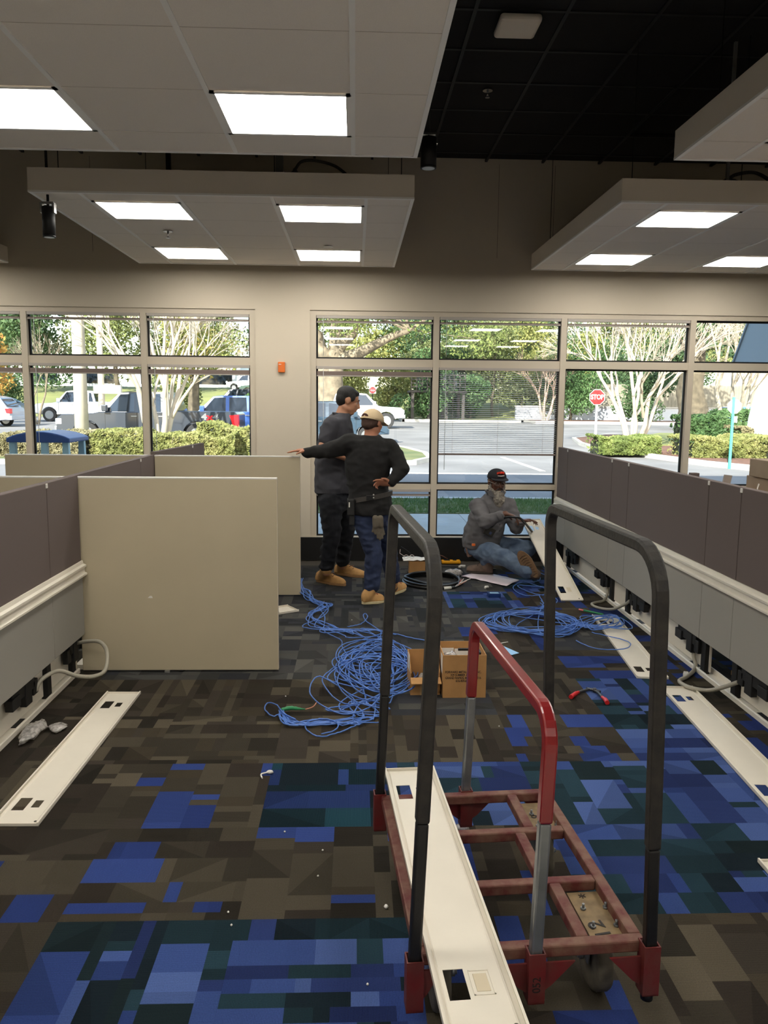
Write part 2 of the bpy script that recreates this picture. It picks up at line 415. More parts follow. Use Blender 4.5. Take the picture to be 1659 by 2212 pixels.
# orange wall box on the pier
t = thing('wall_box', 'small orange box screwed to the white pier between windows', 'alarm box', (-.748, WY, 1.99))
ORB = mat('orange plastic', (224, 112, 40), .4)
MB().box((-.783, WY-.03, 1.94), (-.713, WY, 2.045)).build('housing', ORB, t, .006)
MB().box((-.775, WY-.032, 2.018), (-.75, WY-.029, 2.024)).build('indicator', WHITEP, t)

# ---------------------------------------------------------------- ceiling clouds
def cloud(lab, xs, ys, lights, x0=None, z=2.95, hang=()):
    xa, xb, ya, yb = xs[0], xs[-1], ys[0], ys[-1]
    c = thing('ceiling_cloud', lab, 'ceiling panel', ((xa+xb)/2, (ya+yb)/2, z+.15), 0, None)
    top = z+.150
    for a, b in (((xa, ya), (xb, ya+.02)), ((xa, yb-.02), (xb, yb)), ((xa, ya+.02), (xa+.02, yb-.02)), ((xb-.02, ya+.02), (xb, yb-.02))):
        MB().box((a[0], a[1], z+.012), (b[0], b[1], top)).build('fascia', CLOUDF, c)
        MB().box((a[0]-.001, a[1]-.001, z), (b[0]+.001, b[1]+.001, z+.012)).build('edge_trim', CLOUDW, c)
    MB().box((xa+.02, ya+.02, top-.02), (xb-.02, yb-.02, top-.01)).build('backing', CLOUDF, c)
    for x in xs[1:-1]: MB().box((x-.011, ya+.02, z+.001), (x+.011, yb-.02, z+.008)).build('grid_bar', CLOUDW, c)
    for y in ys[1:-1]: MB().box((xa+.02, y-.0015, z+.0062), (xb-.02, y+.0015, z+.009)).build('tile_joint', mat('tile joint', (180, 170, 156), .9), c)
    for i in range(len(xs)-1):
        for j in range(len(ys)-1):
            a0, a1, b0, b1 = xs[i]+.008, xs[i+1]-.008, ys[j]+.0028, ys[j+1]-.0028
            if (i, j) in lights:
                f = MB(); e = .022
                f.box((a0, b0, z), (a0+e, b1, z+.01)); f.box((a1-e, b0, z), (a1, b1, z+.01)); f.box((a0, b0, z), (a1, b0+e, z+.01)); f.box((a0, b1-e, z), (a1, b1, z+.01))
                fr = f.build('light_frame', CLOUDW, c)
                MB().box((a0+e, b0+e, z+.005), (a1-e, b1-e, z+.014)).build('light_lens', LENS, fr)
            else:
                MB().box((a0, b0, z+.006), (a1, b1, z+.02)).build('ceiling_panel', CLOUDT, c)
    for hx, hy in hang: MB().tube([(hx, hy, top-.02), (hx, hy, CZ-.0)], .003, 5).build('hanger_wire', BLACKM, c)
    return c
c1 = cloud('lower hanging ceiling panel left of centre with four lit squares',
      [-2.08, -1.765, -1.155, -.545, .065, .375], [5.41, 5.63, 6.16, 6.70, 7.23, 7.80, 8.07], {(1, 1), (3, 1), (1, 4), (3, 4)},
      hang=((-1.95, 5.6), (.3, 5.6), (-1.95, 7.9), (.3, 7.9), (-.55, 5.7)))
g = -.017
cloud('nearest large hanging ceiling panel filling the top left', [g-.62*5, g-.62*4, g-.62*3, g-.62*2, g-.62, g, .325],
      [-3.0, -2.4, -1.8, -1.2, -.6, 0, .6, 1.25, 1.87, 2.48, 3.072, 3.654, 4.215, 4.53], {(4, 11), (2, 11), (4, 8), (2, 8), (4, 4), (2, 4), (4, 1), (2, 1)}, hang=((.2, 4.3), (-2.9, 4.3)))
c3 = cloud('far right hanging ceiling panel with three lit squares showing', [1.72, 2.03, 2.63, 3.24, 3.85, 4.15],
      [5.39, 5.60, 6.12, 6.68, 7.20, 7.76, 8.10], {(1, 1), (3, 1), (1, 4), (3, 4)}, hang=((1.85, 5.6), (4.0, 5.6), (1.85, 7.9), (2.55, 5.5)))
cloud('hanging ceiling panel cut off by the upper right edge', [1.70, 2.03, 2.63, 3.24, 3.85, 4.15],
      [-3.0, -2.4, -1.8, -1.2, -.6, 0, .6, 1.25, 1.87, 2.48, 3.05, 3.6, 4.17, 4.475], {(1, 11), (3, 11), (1, 8), (3, 8), (1, 4), (3, 4), (1, 1), (3, 1)}, hang=((1.85, 4.3), (4.0, 4.3)))
cloud('hanging ceiling panel whose corner shows at the left edge', [-5.8, -5.49, -4.88, -4.27, -3.67, -3.36],
      [5.41, 5.63, 6.16, 6.70, 7.23, 7.80, 8.17], {(1, 1), (3, 1), (1, 4), (3, 4)})
# pendant spotlights
def pendant(x, y, zb, lab, r=.052):
    t = thing('pendant_light', lab, 'spotlight', (x, y, zb))
    MB().cyl((x, y, zb+.01), (x, y, zb+.19), r, 24).build('can', BLACKM, t)
    MB().cyl((x, y, zb), (x, y, zb+.012), r*1.0, 24).build('bezel', BLACKM, t)
    MB().cyl((x, y, zb-.001), (x, y, zb+.004), r*.8, 24).build('lens', mat('spot lens', (190, 200, 205), .3), t)
    MB().tube([(x, y, zb+.2), (x, y, CZ)], .009, 8).build('stem', BLACKM, t)
    y0 = MB()
    for sx in (-1, 1): y0.box((x+sx*r*.95-.008, y-.02, zb+.15), (x+sx*r*.95+.008, y+.02, zb+.215))
    y0.box((x-r, y-.015, zb+.205), (x+r, y+.015, zb+.222)); y0.build('yoke', CHROME, t, .002)
pendant(.47, 5.5, 3.165, 'black cylinder spotlight hanging right of the near ceiling panel')
pendant(-1.99, 5.5+.0, 2.69, 'black cylinder spotlight hanging under the left ceiling panel', .04)
# detectors and sprinklers
t = thing('access_point', 'white square wireless unit fixed to the black ceiling', 'wireless unit', (1.0, 5.35, 4.0))
MB().box((.87, 5.22, 3.955), (1.13, 5.48, 4.005)).build('housing', mat('unit white', (235, 225, 210), .5), t, .022, seg=3)
MB().box((.93, 5.28, 4.0), (1.07, 5.42, 4.02)).build('mount', BLACKM, t)
def sprinkler(x, y, z, lab):
    t = thing('sprinkler', lab, 'sprinkler', (x, y, z))
    MB().cyl((x, y, z-.004), (x, y, z), .038, 20).build('escutcheon', CHROME, t)
    b = MB().cyl((x, y, z-.05), (x, y, z), .008, 8); b.cyl((x, y, z-.053), (x, y, z-.049), .018, 10); b.build('nozzle', CHROME, t)
sprinkler(1.0, 6.5, 4.018, 'chrome sprinkler head in the black ceiling'); sprinkler(-1.46, 6.55, 2.95, 'chrome sprinkler head in the lower left ceiling panel')
p_ = at(709, 531, 7.1)
t = thing('speaker_disc', 'flat round cover in the lower left ceiling panel', 'ceiling cover', (p_.x, 7.06, 2.95)); MB().cyl((p_.x, 7.06, 2.944), (p_.x, 7.06, 2.95), .04, 20).build('cover', CLOUDW, t)
# flexible conduit coils and posts lying above the clouds
FLEX = mat('grey flex conduit', (70, 68, 64), .5, metal=.4, bump=.6, bscale=160)
def flexcoil(pts, lab, r=.012):
    t = tag(MB().tube(smooth_path(pts, 8), r, 8).build('flexible_conduit', FLEX, None, loc=pts[0]), lab, 'conduit'); return t
flexcoil([(2.2+.0, 5.6, 3.125), (2.45, 5.6, 3.14), (2.57, 5.62, 3.20), (2.72, 5.65, 3.22), (2.86, 5.7, 3.16), (2.80, 5.8, 3.13), (2.62, 5.8, 3.21), (2.50, 5.9, 3.15)], 'coiled grey conduit on top of the far right ceiling panel')
flexcoil([(-.5, 5.62, 3.11), (-.42, 5.6, 3.15), (-.36, 5.6, 3.22), (-.25, 5.62, 3.23), (-.12, 5.66, 3.2), (-.05, 5.7, 3.12), (-.3, 5.8, 3.12), (-.42, 5.7, 3.2)], 'looped dark conduit on top of the lower left ceiling panel', .01)
for (x, y, w, m_, lab) in ((-1.30, 5.9, .03, BLACKM, 'black square strut above the lower left ceiling panel'), (-.52, 5.75, .05, GALV, 'grey steel strut above the lower left ceiling panel'), (2.50, 5.6, .02, GALV, 'thin steel strut above the far right ceiling panel')):
    tag(MB().box((x-w/2, y-w/2, 3.09), (x+w/2, y+w/2, CZ)).build('ceiling_strut', m_, None, loc=(x, y, CZ)), lab, 'strut')

# ---------------------------------------------------------------- workstation partitions
def spine(name_lab, X, s, seams, cat='partition', open_bay=None, ztop=1.21, endw=False):
    """a run of panels along Y; s=+1: its face looks towards -X (right run), s=-1: towards +X (left run)"""
    t = thing('workstation_spine', name_lab, cat, (X, seams[0], 0))
    def bx(x0, x1, y0, y1, z0, z1, nm_, m_, bev=.0, par=None):
        a, b = X+s*x0, X+s*x1
        return MB().box((min(a, b), min(y0, y1), z0), (max(a, b), max(y0, y1), z1)).build(nm_, m_, par or t, bev)
    ys = sorted(seams)
    for i, (a, b) in enumerate(zip(ys[:-1], ys[1:])):
        bx(.0, .045, a+.003, b-.003, .695, ztop, 'screen_panel', SCREEN, .004)
        bx(-.004, .02, a+.002, b-.002, .245, .612, 'fabric_tile', FABG, .003)
        bx(.06, .085, a+.002, b-.002, .245, ztop-.5, 'fabric_tile', FABG, .003)
        if i != open_bay: bx(.075, .085, a, b, .03, .24, 'back_cover', WHITEM)
    y0, y1 = ys[0], ys[-1]
    prof = [(0, .612), (-.032, .612), (-.032, .622), (-.018, .628), (-.018, .655), (-.028, .66), (-.028, .672), (-.012, .678), (-.008, .697), (0, .697)]
    MB().prism([(X+s*px, pz) for px, pz in prof], y0, y1, 'y').build('slotted_rail', WHITEM, t)
    bx(.0, .08, y0, y1, .64, .69, 'core_beam', GALV)
    base = [(.035, 0), (.035, .025), (.04, .03), (.046, .03), (.046, .012), (.11, .012), (.11, .045), (.116, .045), (.116, 0)]
    MB().prism([(X+s*px, pz) for px, pz in base], y0, y1, 'y').build('base_channel', WHITEM, t)
    for y in ys:
        for dy in ((-.055,) if y == y1 else ((.055,) if y == y0 else (.045, ))):
            bx(.05, .085, y+dy-.03, y+dy+.03, .012, .24, 'steel_post', BLACKM, .003)
        if y not in (y0, y1):
            bx(-.004, .004, y-.012, y+.012, ztop-.028, ztop-.004, 'panel_clip', WHITEP, .002)
    return t, bx
tr, bxr = spine('long dark fabric workstation partition along the right side', 2.10, 1, [8.27, 7.886, 6.5, 6.095, 4.683, 4.277, 2.87, 2.45], open_bay=2)
MB().box((2.095, 8.262, 1.0), (2.105, 8.275, 1.04)).build('panel_clip', WHITEP, tr)
# black power blocks and connectors in the open cavity
def power(t, X, s, y, d):
    p = MB(); a = lambda x: X+s*x
    def b_(x0, x1, y0, y1, z0, z1): p.box((min(a(x0), a(x1)), min(y0, y1), z0), (max(a(x0), a(x1)), max(y0, y1), z1))
    b_(.03, .07, y, y+d*.28, .16, .235); b_(.025, .06, y+d*.05, y+d*.13, .10, .22); b_(.02, .06, y+d*.2, y+d*.3, .14, .2); b_(.03, .06, y-d*.04, y+d*.02, .12, .2)
    return p.build('power_block', BLACKM, t, .004)
for y, d in ((7.6, 1), (6.62, 1), (5.98, -1), (4.80, 1), (4.20, -1)): power(tr, 2.10, 1, y, d)
for y in (7.75, 5.9, 4.9, 4.02, 6.7): MB().box((2.155, y-.06, .0115), (2.20, y+.06, .0135)).build('channel_slot', BLACKM, tr)
tl, bxl = spine('dark fabric workstation partition along the left edge', -1.63, -1, [4.79, 4.30, 2.9, 2.5])
for y, d in ((4.1, -1), (4.62, 1)): power(tl, -1.63, -1, y, d)
s2 = MB()
for y in (3.98,): s2.box((-1.72, y-.06, .0115), (-1.68, y+.06, .0135))
s2.build('channel_slot', BLACKM, tl)
def beige(lab, x0, x1, y, zt=1.197):
    t = thing('partition_panel', lab, 'partition', ((x0+x1)/2, y, 0))
    MB().box((x0, y, .012), (x1, y+.038, zt-.008)).build('panel_board', BEIGEP, t, .003)
    MB().box((x0-.001, y-.001, zt-.010), (x1+.001, y+.039, zt)).build('top_trim', WHITEP, t, .002)
    MB().box((x1-.002, y-.0005, .012), (x1+.0015, y+.0385, zt-.01)).build('edge_band', mat('beige edge band', (196, 184, 160), .5), t)
    for fx in ((x0+x1)/2, ): MB().cyl((fx, y+.02, 0), (fx, y+.02, .014), .02, 12).build('glide', BLACKM, t)
    return t
t = beige('beige laminate partition panel nearest the camera, right of the left spine', -1.652, -.465, 4.80)
pa = at(325, 1290, 4.795)
MB().prism([(pa.x-.018, pa.z-.006), (pa.x+.012, pa.z-.007), (pa.x+.008, pa.z+.006), (pa.x-.004, pa.z+.007)], 4.7985, 4.8, 'y').build('adhesive_scrap', WHITEP, t)
MB().box((-1.155, 4.785, .0), (-1.125, 4.80, .012)).build('floor_clip', GALV, t)
beige('beige laminate partition panel left of the near spine', -3.9, -1.70, 4.80)
beige('beige laminate partition panel further back, its end under a hand', -1.662, -.46, 6.745)
beige('beige laminate partition panel further back on the left', -2.885, -1.71, 6.745)
def lowscreen(lab, p, q, zt=1.2):
    t = thing('partition_screen', lab, 'partition', (*p, 0))
    d = Vector((q[0]-p[0], q[1]-p[1], 0)); L = d.length; M_ = Matrix.Translation((*p, 0)) @ Matrix.Rotation(math.atan2(d.y, d.x), 4, 'Z')
    for a, b in ((0, L-.42), (L-.415, L)): MB().box((a, 0, .695), (b, .045, zt), M_).build('screen_panel', SCREEN, t)
    MB().box((0, -.01, .60), (L, .055, .695), M_).build('slotted_rail', WHITEM, t)
    MB().box((0, 0, .24), (L, .045, .60), M_).build('fabric_tile', FABG, t)
    MB().box((0, .0, 0), (L, .05, .03), M_).build('base_channel', WHITEM, t)
    MB().box((L-.43, -.004, zt-.026), (L-.405, 0, zt-.004), M_).build('panel_clip', WHITEP, t)
lowscreen('dark fabric screen running between the two beige cross panels', (-1.665, 4.85), (-1.665, 6.74))
lowscreen('dark fabric screen beyond the far beige panel, by the left window', (-1.66, 6.79), (-1.535, 8.28), 1.222)
# conduits
CON = mat('conduit grey', (168, 163, 148), .5, metal=.2, bump=.4, bscale=300)
def conduit(pts, lab, r=.0115):
    return tag(MB().tube(smooth_path(pts, 8), r, 8).build('power_conduit', CON, None, loc=pts[0]), lab, 'conduit')
conduit([(2.15, 6.63, .13), (2.15, 6.62, .06), (2.10, 6.55, .014), (1.97, 6.45, .012), (1.98, 6.32, .012), (2.06, 6.2, .03), (2.13, 6.12, .09), (2.155, 6.08, .13)], 'grey flexible conduit looping from the right spine beside the far loose cover')
conduit([(2.15, 4.86, .15), (2.15, 4.86, .08), (2.14, 4.80, .02), (2.03, 4.66, .012), (1.95, 4.58, .012), (1.955, 4.46, .018), (2.03, 4.37, .03), (2.10, 4.31, .075), (2.15, 4.27, .115)], 'grey flexible conduit looping from the right spine over the nearer loose cover', .0125)
conduit([(-1.67, 4.12, .13), (-1.65, 4.16, .18), (-1.60, 4.27, .19), (-1.52, 4.33, .14), (-1.45, 4.40, .115), (-1.42, 4.5, .12), (-1.44, 4.6, .19), (-1.50, 4.68, .225), (-1.58, 4.72, .22), (-1.67, 4.74, .2)], 'grey flexible conduit curling out of the left spine')
# ================================================================ LOOSE THINGS ON THE FLOOR
# loose raceway covers: long shallow steel trays with two openings at each end
HOLE = mat('hole edge', (60, 55, 48), .7)
def cover(lab, M_, L=1.44, Wd=.190, knock=True, flip=False):
    """local: x across 0..Wd, y along 0..L, z up; open side up"""
    t = thing('raceway_cover', lab, 'metal cover'); t.matrix_world = M_; WL[t.name] = Vector((0, 0, 0))
    xs = [0, .035, .085, .115, .15, Wd]
    # plate as boxes around the openings
    hs = [(.030, .080, .122, .226), (.100, .134, .145, .205)]       # near end: large, small
    he = [(.030, .080, L-.222, L-.120), (.100, .132, L-.20, L-.14)]
    if flip: hs = [(Wd-b, Wd-a, c, d) for a, b, c, d in hs]
    holes = [hs[0]] + ([hs[1]] if not knock else []) + [he[0], he[1]]
    gx = sorted({0, Wd} | {v for h in holes for v in h[:2]}); gy = sorted({0, L} | {v for h in holes for v in h[2:]})
    pl = MB(); idx = {}
    th = .0016
    def gv(i, j, z):
        k = (i, j, z)
        if k not in idx: idx[k] = len(pl.v); pl.v.append((gx[i], gy[j], z))
        return idx[k]
    def solid(i, j):
        if i < 0 or j < 0 or i >= len(gx)-1 or j >= len(gy)-1: return False
        cx, cy = (gx[i]+gx[i+1])/2, (gy[j]+gy[j+1])/2
        return not any(a < cx < b and c < cy < d for a, b, c, d in holes)
    def q(*f): pl.f.append(list(f)); pl.m.append(0); pl.sm.append(False)
    for i in range(len(gx)-1):
        for j in range(len(gy)-1):
            if not solid(i, j): continue
            q(gv(i, j, th), gv(i+1, j, th), gv(i+1, j+1, th), gv(i, j+1, th)); q(gv(i, j, 0), gv(i, j+1, 0), gv(i+1, j+1, 0), gv(i+1, j, 0))
            for (di, dj, a, b) in ((-1, 0, (i, j+1), (i, j)), (1, 0, (i+1, j), (i+1, j+1)), (0, -1, (i, j), (i+1, j)), (0, 1, (i+1, j+1), (i, j+1))):
                if not solid(i+di, j+dj): q(gv(*a, th), gv(*a, 0), gv(*b, 0), gv(*b, th))
    pl.build('cover_plate', WHITEM, t)
    lip = MB()
    for x0, sx in ((0, 1), (Wd, -1)):
        lip.prism([(x0, 0), (x0, .016), (x0+sx*.007, .016), (x0+sx*.007, .0135), (x0+sx*.0025, .0135), (x0+sx*.0025, 0)], 0, L, 'y')
        lip.prism([(x0+sx*.014, .001), (x0+sx*.018, .004), (x0+sx*.022, .001)], 0, L, 'y')
    lip.build('folded_lip', WHITEM, t)
    MB().box((.003, 0, 0), (Wd-.003, .003, .012)).build('end_lip', WHITEM, t); MB().box((.003, L-.003, 0), (Wd-.003, L, .012)).build('end_lip', WHITEM, t)
    em = MB()                                           # embossed outline round the knock-out
    if knock:
        a, b, c, d = (hs[1] if not flip else hs[1])
        for r_ in ((a-.009, a-.006, c-.012, d+.012), (b+.006, b+.009, c-.012, d+.012), (a-.009, b+.009, c-.012, c-.009), (a-.009, b+.009, d+.009, d+.012)):
            em.box((r_[0], r_[2], .001), (r_[1], r_[3], .0034))
        em.build('embossed_frame', WHITEM, t)
        MB().box((a, c, .0012), (b, d, .0030)).build('knock_out', mat('knock-out rim', (205, 192, 165), .5), t, .0008, seg=1)
    MB().cyl((Wd-.025, .035, .0015), (Wd-.025, .035, .0025), .006, 10).cyl((.02, .03, .0015), (.02, .03, .0025), .004, 10).build('screw_hole', HOLE, t)
    return t
def lay(p, q, z=.001, z2=None):                       # near-left corner p, direction to far-left corner q
    d = Vector((q[0]-p[0], q[1]-p[1], 0)); a = math.atan2(-d.x, d.y)
    M_ = Matrix.Translation((p[0], p[1], z)) @ Matrix.Rotation(a, 4, 'Z')
    if z2 is not None: M_ = M_ @ Matrix.Rotation(math.atan2(z2-z, d.length), 4, 'X')
    return M_
cover('loose white raceway cover lying alone on the left floor', lay((-1.415, 2.99), (-1.395, 4.43)), knock=False)
cover('loose white raceway cover under the tail of the right blue cables', lay((1.72, 4.66), (1.865, 6.10)), knock=False)
cover('loose white raceway cover in front of the right spine, a conduit over its far end', lay((1.715, 3.06), (1.80, 4.50)), knock=False)
cover('white raceway cover corner cut off by the right edge', lay((1.47, 1.25), (1.475, 2.67)), knock=False)
cover('white raceway cover behind the near beige panel, its end sticking out', lay((-1.75, 5.62), (-.60, 6.36)), knock=False)
cover('white raceway cover lying on the red cart, reaching past its front', lay((.206, 1.575), (.116, 2.885), .268), L=1.31, knock=True)
cover('white raceway cover propped up, held by the seated man', lay((1.742, 6.56), (1.665, 7.92), .004, .50), knock=True)

# ---------------------------------------------------------------- the red cart
CA = math.radians(4.0)
RED = mat('worn red paint', (104, 22, 22), .55, col2=(96, 46, 40), vscale=14, bump=.1, bscale=60, detail=6)
REDW = mat('worn red deck edge', (88, 28, 26), .65, col2=(112, 80, 64), vscale=22, bump=.1, bscale=60, detail=8)
REDG = mat('glossy red paint', (124, 18, 22), .3, var=.12, vscale=9, coat=.3)
STEEL = mat('bare steel tube', (135, 138, 140), .35, metal=.7, var=.15, vscale=10)
BLK = mat('black painted tube', (14, 13, 13), .45, var=.4, vscale=12, bump=.1, bscale=90)
BLKW = mat('dusty black tube', (42, 38, 33), .6, col2=(22, 20, 19), vscale=26, bump=.15, bscale=90, detail=8)
PLATE = mat('dusty caster plate', (140, 118, 84), .7, col2=(106, 88, 62), vscale=18, detail=6)
RUB = mat('dirty caster tread', (86, 80, 68), .7, var=.25, vscale=30)
cart = thing('cart', 'red steel panel cart with three tube hoops and caster wheels', 'cart', (.160, 1.885, 0), CA)
CW, CL, TZ, TT = .615, .850, .250, .034
fr = MB()
def rail(a, b, w=TT): 
    x0, x1 = sorted((a[0], b[0])); y0, y1 = sorted((a[1], b[1]))
    if x1-x0 > y1-y0: m_ = MB().box((x0, y0-w/2, TZ-TT), (x1, y0+w/2, TZ))
    else: m_ = MB().box((x0-w/2, y0, TZ-TT), (x0+w/2, y1, TZ))
    return m_.build('frame_tube', REDW, cart, .005)
h2 = TT/2
rail((0, h2), (CW, h2)); rail((0, CL-h2), (CW, CL-h2)); rail((h2, TT), (h2, CL-TT)); rail((CW-h2, TT), (CW-h2, CL-TT))
rail((TT, .29), (CW-TT, .29)); rail((TT, .575), (CW-TT, .575))
rail((.455, TT), (.455, .29-h2)); rail((.43, .29+h2), (.43, .575-h2)); rail((.47, .575+h2), (.47, CL-TT)); rail((.14, TT), (.14, .27)); rail((.14, .60), (.14, CL-TT))
def caster(x, y, lab_plate=True, pw=.11, pl=.2):
    if lab_plate:
        MB().box((x-pw/2, y-pl/2, TZ-TT-.002), (x+pw/2, y+pl/2, TZ-TT+.004)).build('caster_plate', PLATE, cart)
        for bx_ in (-.033, .033):
            for by in (-.06, .02):
                b = MB(); b.cyl((x+bx_, y+by, TZ-TT+.004), (x+bx_, y+by, TZ-TT+.010), .008, 6); b.cyl((x+bx_, y+by, TZ-TT+.01), (x+bx_, y+by, TZ-TT+.022), .004, 8)
                b.build('bolt', STEEL, cart)
    r = .095
    w = MB(); w.smooth = False
    prof = [(-.022, r-.012), (-.020, r-.004), (-.012, r), (.012, r), (.020, r-.004), (.022, r-.012), (.022, .02), (-.022, .02)]
    rings = []
    n = 32
    vs = [Vector((x+px, y+pr*math.cos(2*PI*i/n), r+pr*math.sin(2*PI*i/n))) for px, pr in prof for i in range(n)]
    k = len(prof); fs = [(a*n+i, a*n+(i+1) % n, ((a+1) % k)*n+(i+1) % n, ((a+1) % k)*n+i) for a in range(k) for i in range(n)]
    w.smooth = True; w.add(vs, fs); wo = w.build('wheel', RUB, cart)
    f = MB()
    for sx in (-1, 1): f.prism([(y-.03, r-.01), (y+.03, r-.01), (y+.045, TZ-TT-.002), (y-.045, TZ-TT-.002)], x+sx*.030-.002, x+sx*.030+.002, 'x')
    f.cyl((x-.028, y, TZ-TT-.01), (x+.028, y, TZ-TT-.01), .01, 8); f.build('caster_fork', STEEL, cart)
    a = MB(); a.cyl((x-.052, y, r), (x+.052, y, r), .007, 8); a.cyl((x-.046, y, r), (x-.036, y, r), .012, 6); a.cyl((x+.036, y, r), (x+.046, y, r), .012, 6); a.build('axle', STEEL, cart)
caster(.545, .165); caster(.55, .70); caster(.085, .13, False); caster(.085, .66, False)
# sockets with gusset plates under the six posts
def socket(x, y, gx0, gx1, foot=False):
    s_ = MB(); o_, w = .022, .0035
    zt, zb = TZ+.004, TZ-.135
    for a in ((x-o_, y-o_, x+o_, y-o_+w), (x-o_, y+o_-w, x+o_, y+o_), (x-o_, y-o_+w, x-o_+w, y+o_-w), (x+o_-w, y-o_+w, x+o_, y+o_-w)): s_.box((a[0], a[1], zb), (a[2], a[3], zt))
    s_.box((x-o_, y-o_, zb), (x+o_, y+o_, zb+.004)); s_.build('post_socket', RED, cart)
    for sx, ex in ((-1, gx0), (1, gx1)):
        if ex: MB().prism([(x+sx*o_, TZ-TT), (x+sx*(o_+ex), TZ-TT), (x+sx*(o_+ex*.25), TZ-.10), (x+sx*o_, TZ-.115)], y-.003, y+.003, 'y').build('gusset', RED, cart)
    if foot: MB().cyl((x, y, zb-.022), (x, y, zb), .016, 12).build('rubber_foot', BLACKM, cart)
fy, byk = -.014, CL+.014
socket(-.004, fy, 0, .05); socket(.312, fy, .085, .085); socket(CW+.004, fy, .085, 0, True)
socket(-.004, byk, 0, .05); socket(.312, byk, .085, .085); socket(CW+.004, byk, .085, 0, True)
def hoop(x, h, r, name_, parts, rb=None, lean=0):
    rb = rb or r
    pth = [(x, fy, TZ-.06)]
    segs = 8
    for i in range(segs+1):
        a = PI*(.5*i/segs); pth.append((x, fy + r*(1-math.cos(a)), h - r + r*math.sin(a)))
    for i in range(segs+1):
        a = PI/2*(1-i/segs); pth.append((x, byk - rb*(1-math.cos(a)), h - rb + rb*math.sin(a)))
    pth.append((x, byk, TZ-.06))
    return [(p[0]+lean*max(0, p[2]-TZ), p[1], p[2]) for p in pth]
def squaretube(pth, name_, m_, w=.034):
    mb = MB(); mb.tube(pth, 0, sq=(w, w)); return mb.build(name_, m_, cart, .006)
def splitz(pth, z):                                    # cut a hoop path at a height: front leg, top, rear leg
    xz = pth[0][0] + (pth[1][0]-pth[0][0])*(z-TZ)/(pth[1][2]-TZ); front = [pth[0], (pth[0][0], pth[0][1], TZ), (xz, pth[0][1], z)]; rear = [(xz, pth[-1][1], z), (pth[-1][0], pth[-1][1], TZ), pth[-1]]
    top = [front[-1]] + [p for p in pth[1:-1] if p[2] > z+.001] + [rear[0]]
    return front, top, rear
for x, h, mt_, ml, zc, rr, ln in ((-.004, 1.292, BLKW, BLK, .62, .13, .038), (CW+.004, 1.292, BLKW, BLK, .52, .12, -.026), (.312, .880, REDG, STEEL, .605, .085, .03)):
    a, b, c = splitz(hoop(x, h, rr, '', None, .07, ln), zc)
    top_ = squaretube(b, 'hoop_tube', mt_, .0345); squaretube(a, 'hoop_leg', ml, .031); squaretube(c, 'hoop_leg', ml, .031)
def textobj(txt, size, m_, parent, M_, name_='lettering', ext=.0006, align='CENTER', sx=1.0, bold=0):
    cu = bpy.data.curves.new(name_, 'FONT'); cu.body = txt; cu.size = size; cu.extrude = ext; cu.align_x = align; cu.align_y = 'CENTER'; cu.offset = bold
    tmp = bpy.data.objects.new('tmp_text', cu); C.objects.link(tmp); dg = bpy.context.evaluated_depsgraph_get()
    me = bpy.data.meshes.new_from_object(tmp.evaluated_get(dg)); bpy.data.objects.remove(tmp); bpy.data.curves.remove(cu)
    me.transform(M_ @ Matrix.Diagonal((sx, 1, 1, 1))); me.materials.clear(); me.materials.append(m_)
    o = bpy.data.objects.new(name_, me); C.objects.link(o)
    if parent: o.parent = parent; me.transform(Matrix.Translation(-wl(parent)))
    return o
INK = mat('black ink', (30, 24, 20), .7)
Rz = lambda d: Matrix.Rotation(math.radians(d), 4, 'Z'); Rx = lambda d: Matrix.Rotation(math.radians(d), 4, 'X')
Tm = lambda *a: Matrix.Translation(a)
textobj('12', .065, INK, cart, Tm(.528, .095, TZ-TT+.005) @ Rz(98), 'lettering', sx=1.2)
textobj('9', .05, INK, cart, Tm(.53, .70, TZ-TT+.005) @ Rz(60)); textobj('*', .05, INK, cart, Tm(.53, .235, TZ-TT+.005))
textobj('052', .03, INK, cart, Tm(.312, fy-.0225, .17) @ Rx(90) @ Rz(90), 'lettering')

# ---------------------------------------------------------------- cardboard boxes
CARD = mat('cardboard', (172, 128, 78), .85, var=.06, vscale=12, bump=.05, bscale=200)
CARDI = mat('cardboard inside', (158, 120, 76), .9, var=.08, vscale=10)
def openbox(lab, x0, x1, y0, y1, z, rz=0, cut=None):
    cx, cy = (x0+x1)/2, (y0+y1)/2
    t = thing('cardboard_box', lab, 'box', (cx, cy, 0), rz); WL[t.name] = Vector((0, 0, 0)); w, d = (x1-x0)/2, (y1-y0)/2; k = .0045
    zf = cut or z
    MB().box((-w, -d, 0), (w, -d+k, zf)).build('box_wall', CARD, t); MB().box((-w, d-k, 0), (w, d, z)).build('box_wall', CARD, t)
    for sx in (-1, 1):
        a, b = sorted((sx*w, sx*(w-k)))
        if cut: MB().prism([(-d+k, 0), (d-k, 0), (d-k, z), (-d*.1, z*.97), (-d+k, cut*1.3)], a, b, 'x').build('box_wall', CARD, t)
        else: MB().box((a, -d+k, 0), (b, d-k, z)).build('box_wall', CARD, t)
    MB().box((-w+k, -d+k, .001), (w-k, d-k, .006)).build('box_bottom', CARDI, t)
    return t, w, d
t, w, d = openbox('larger open cardboard box with black printed address', .500, .744, 4.350, 4.622, .248, math.radians(.5))
for i, s_ in enumerate(('FORWARD METAL CRAFT INC.', '329 SUMMER AVE NW', 'GRAND RAPIDS, MI 49504-5316', '616-459-6051')):
    textobj(s_, .0180, INK, t, Tm(-.008, -d-.0008, .150-i*.0172) @ Rx(90), 'lettering', ext=.0003, sx=.82, bold=.0003)
MB().box((-w-.0006, -.10, .13), (-w-.0001, -.03, .235)).build('paper_label', mat('paper', (225, 222, 215), .7), t)
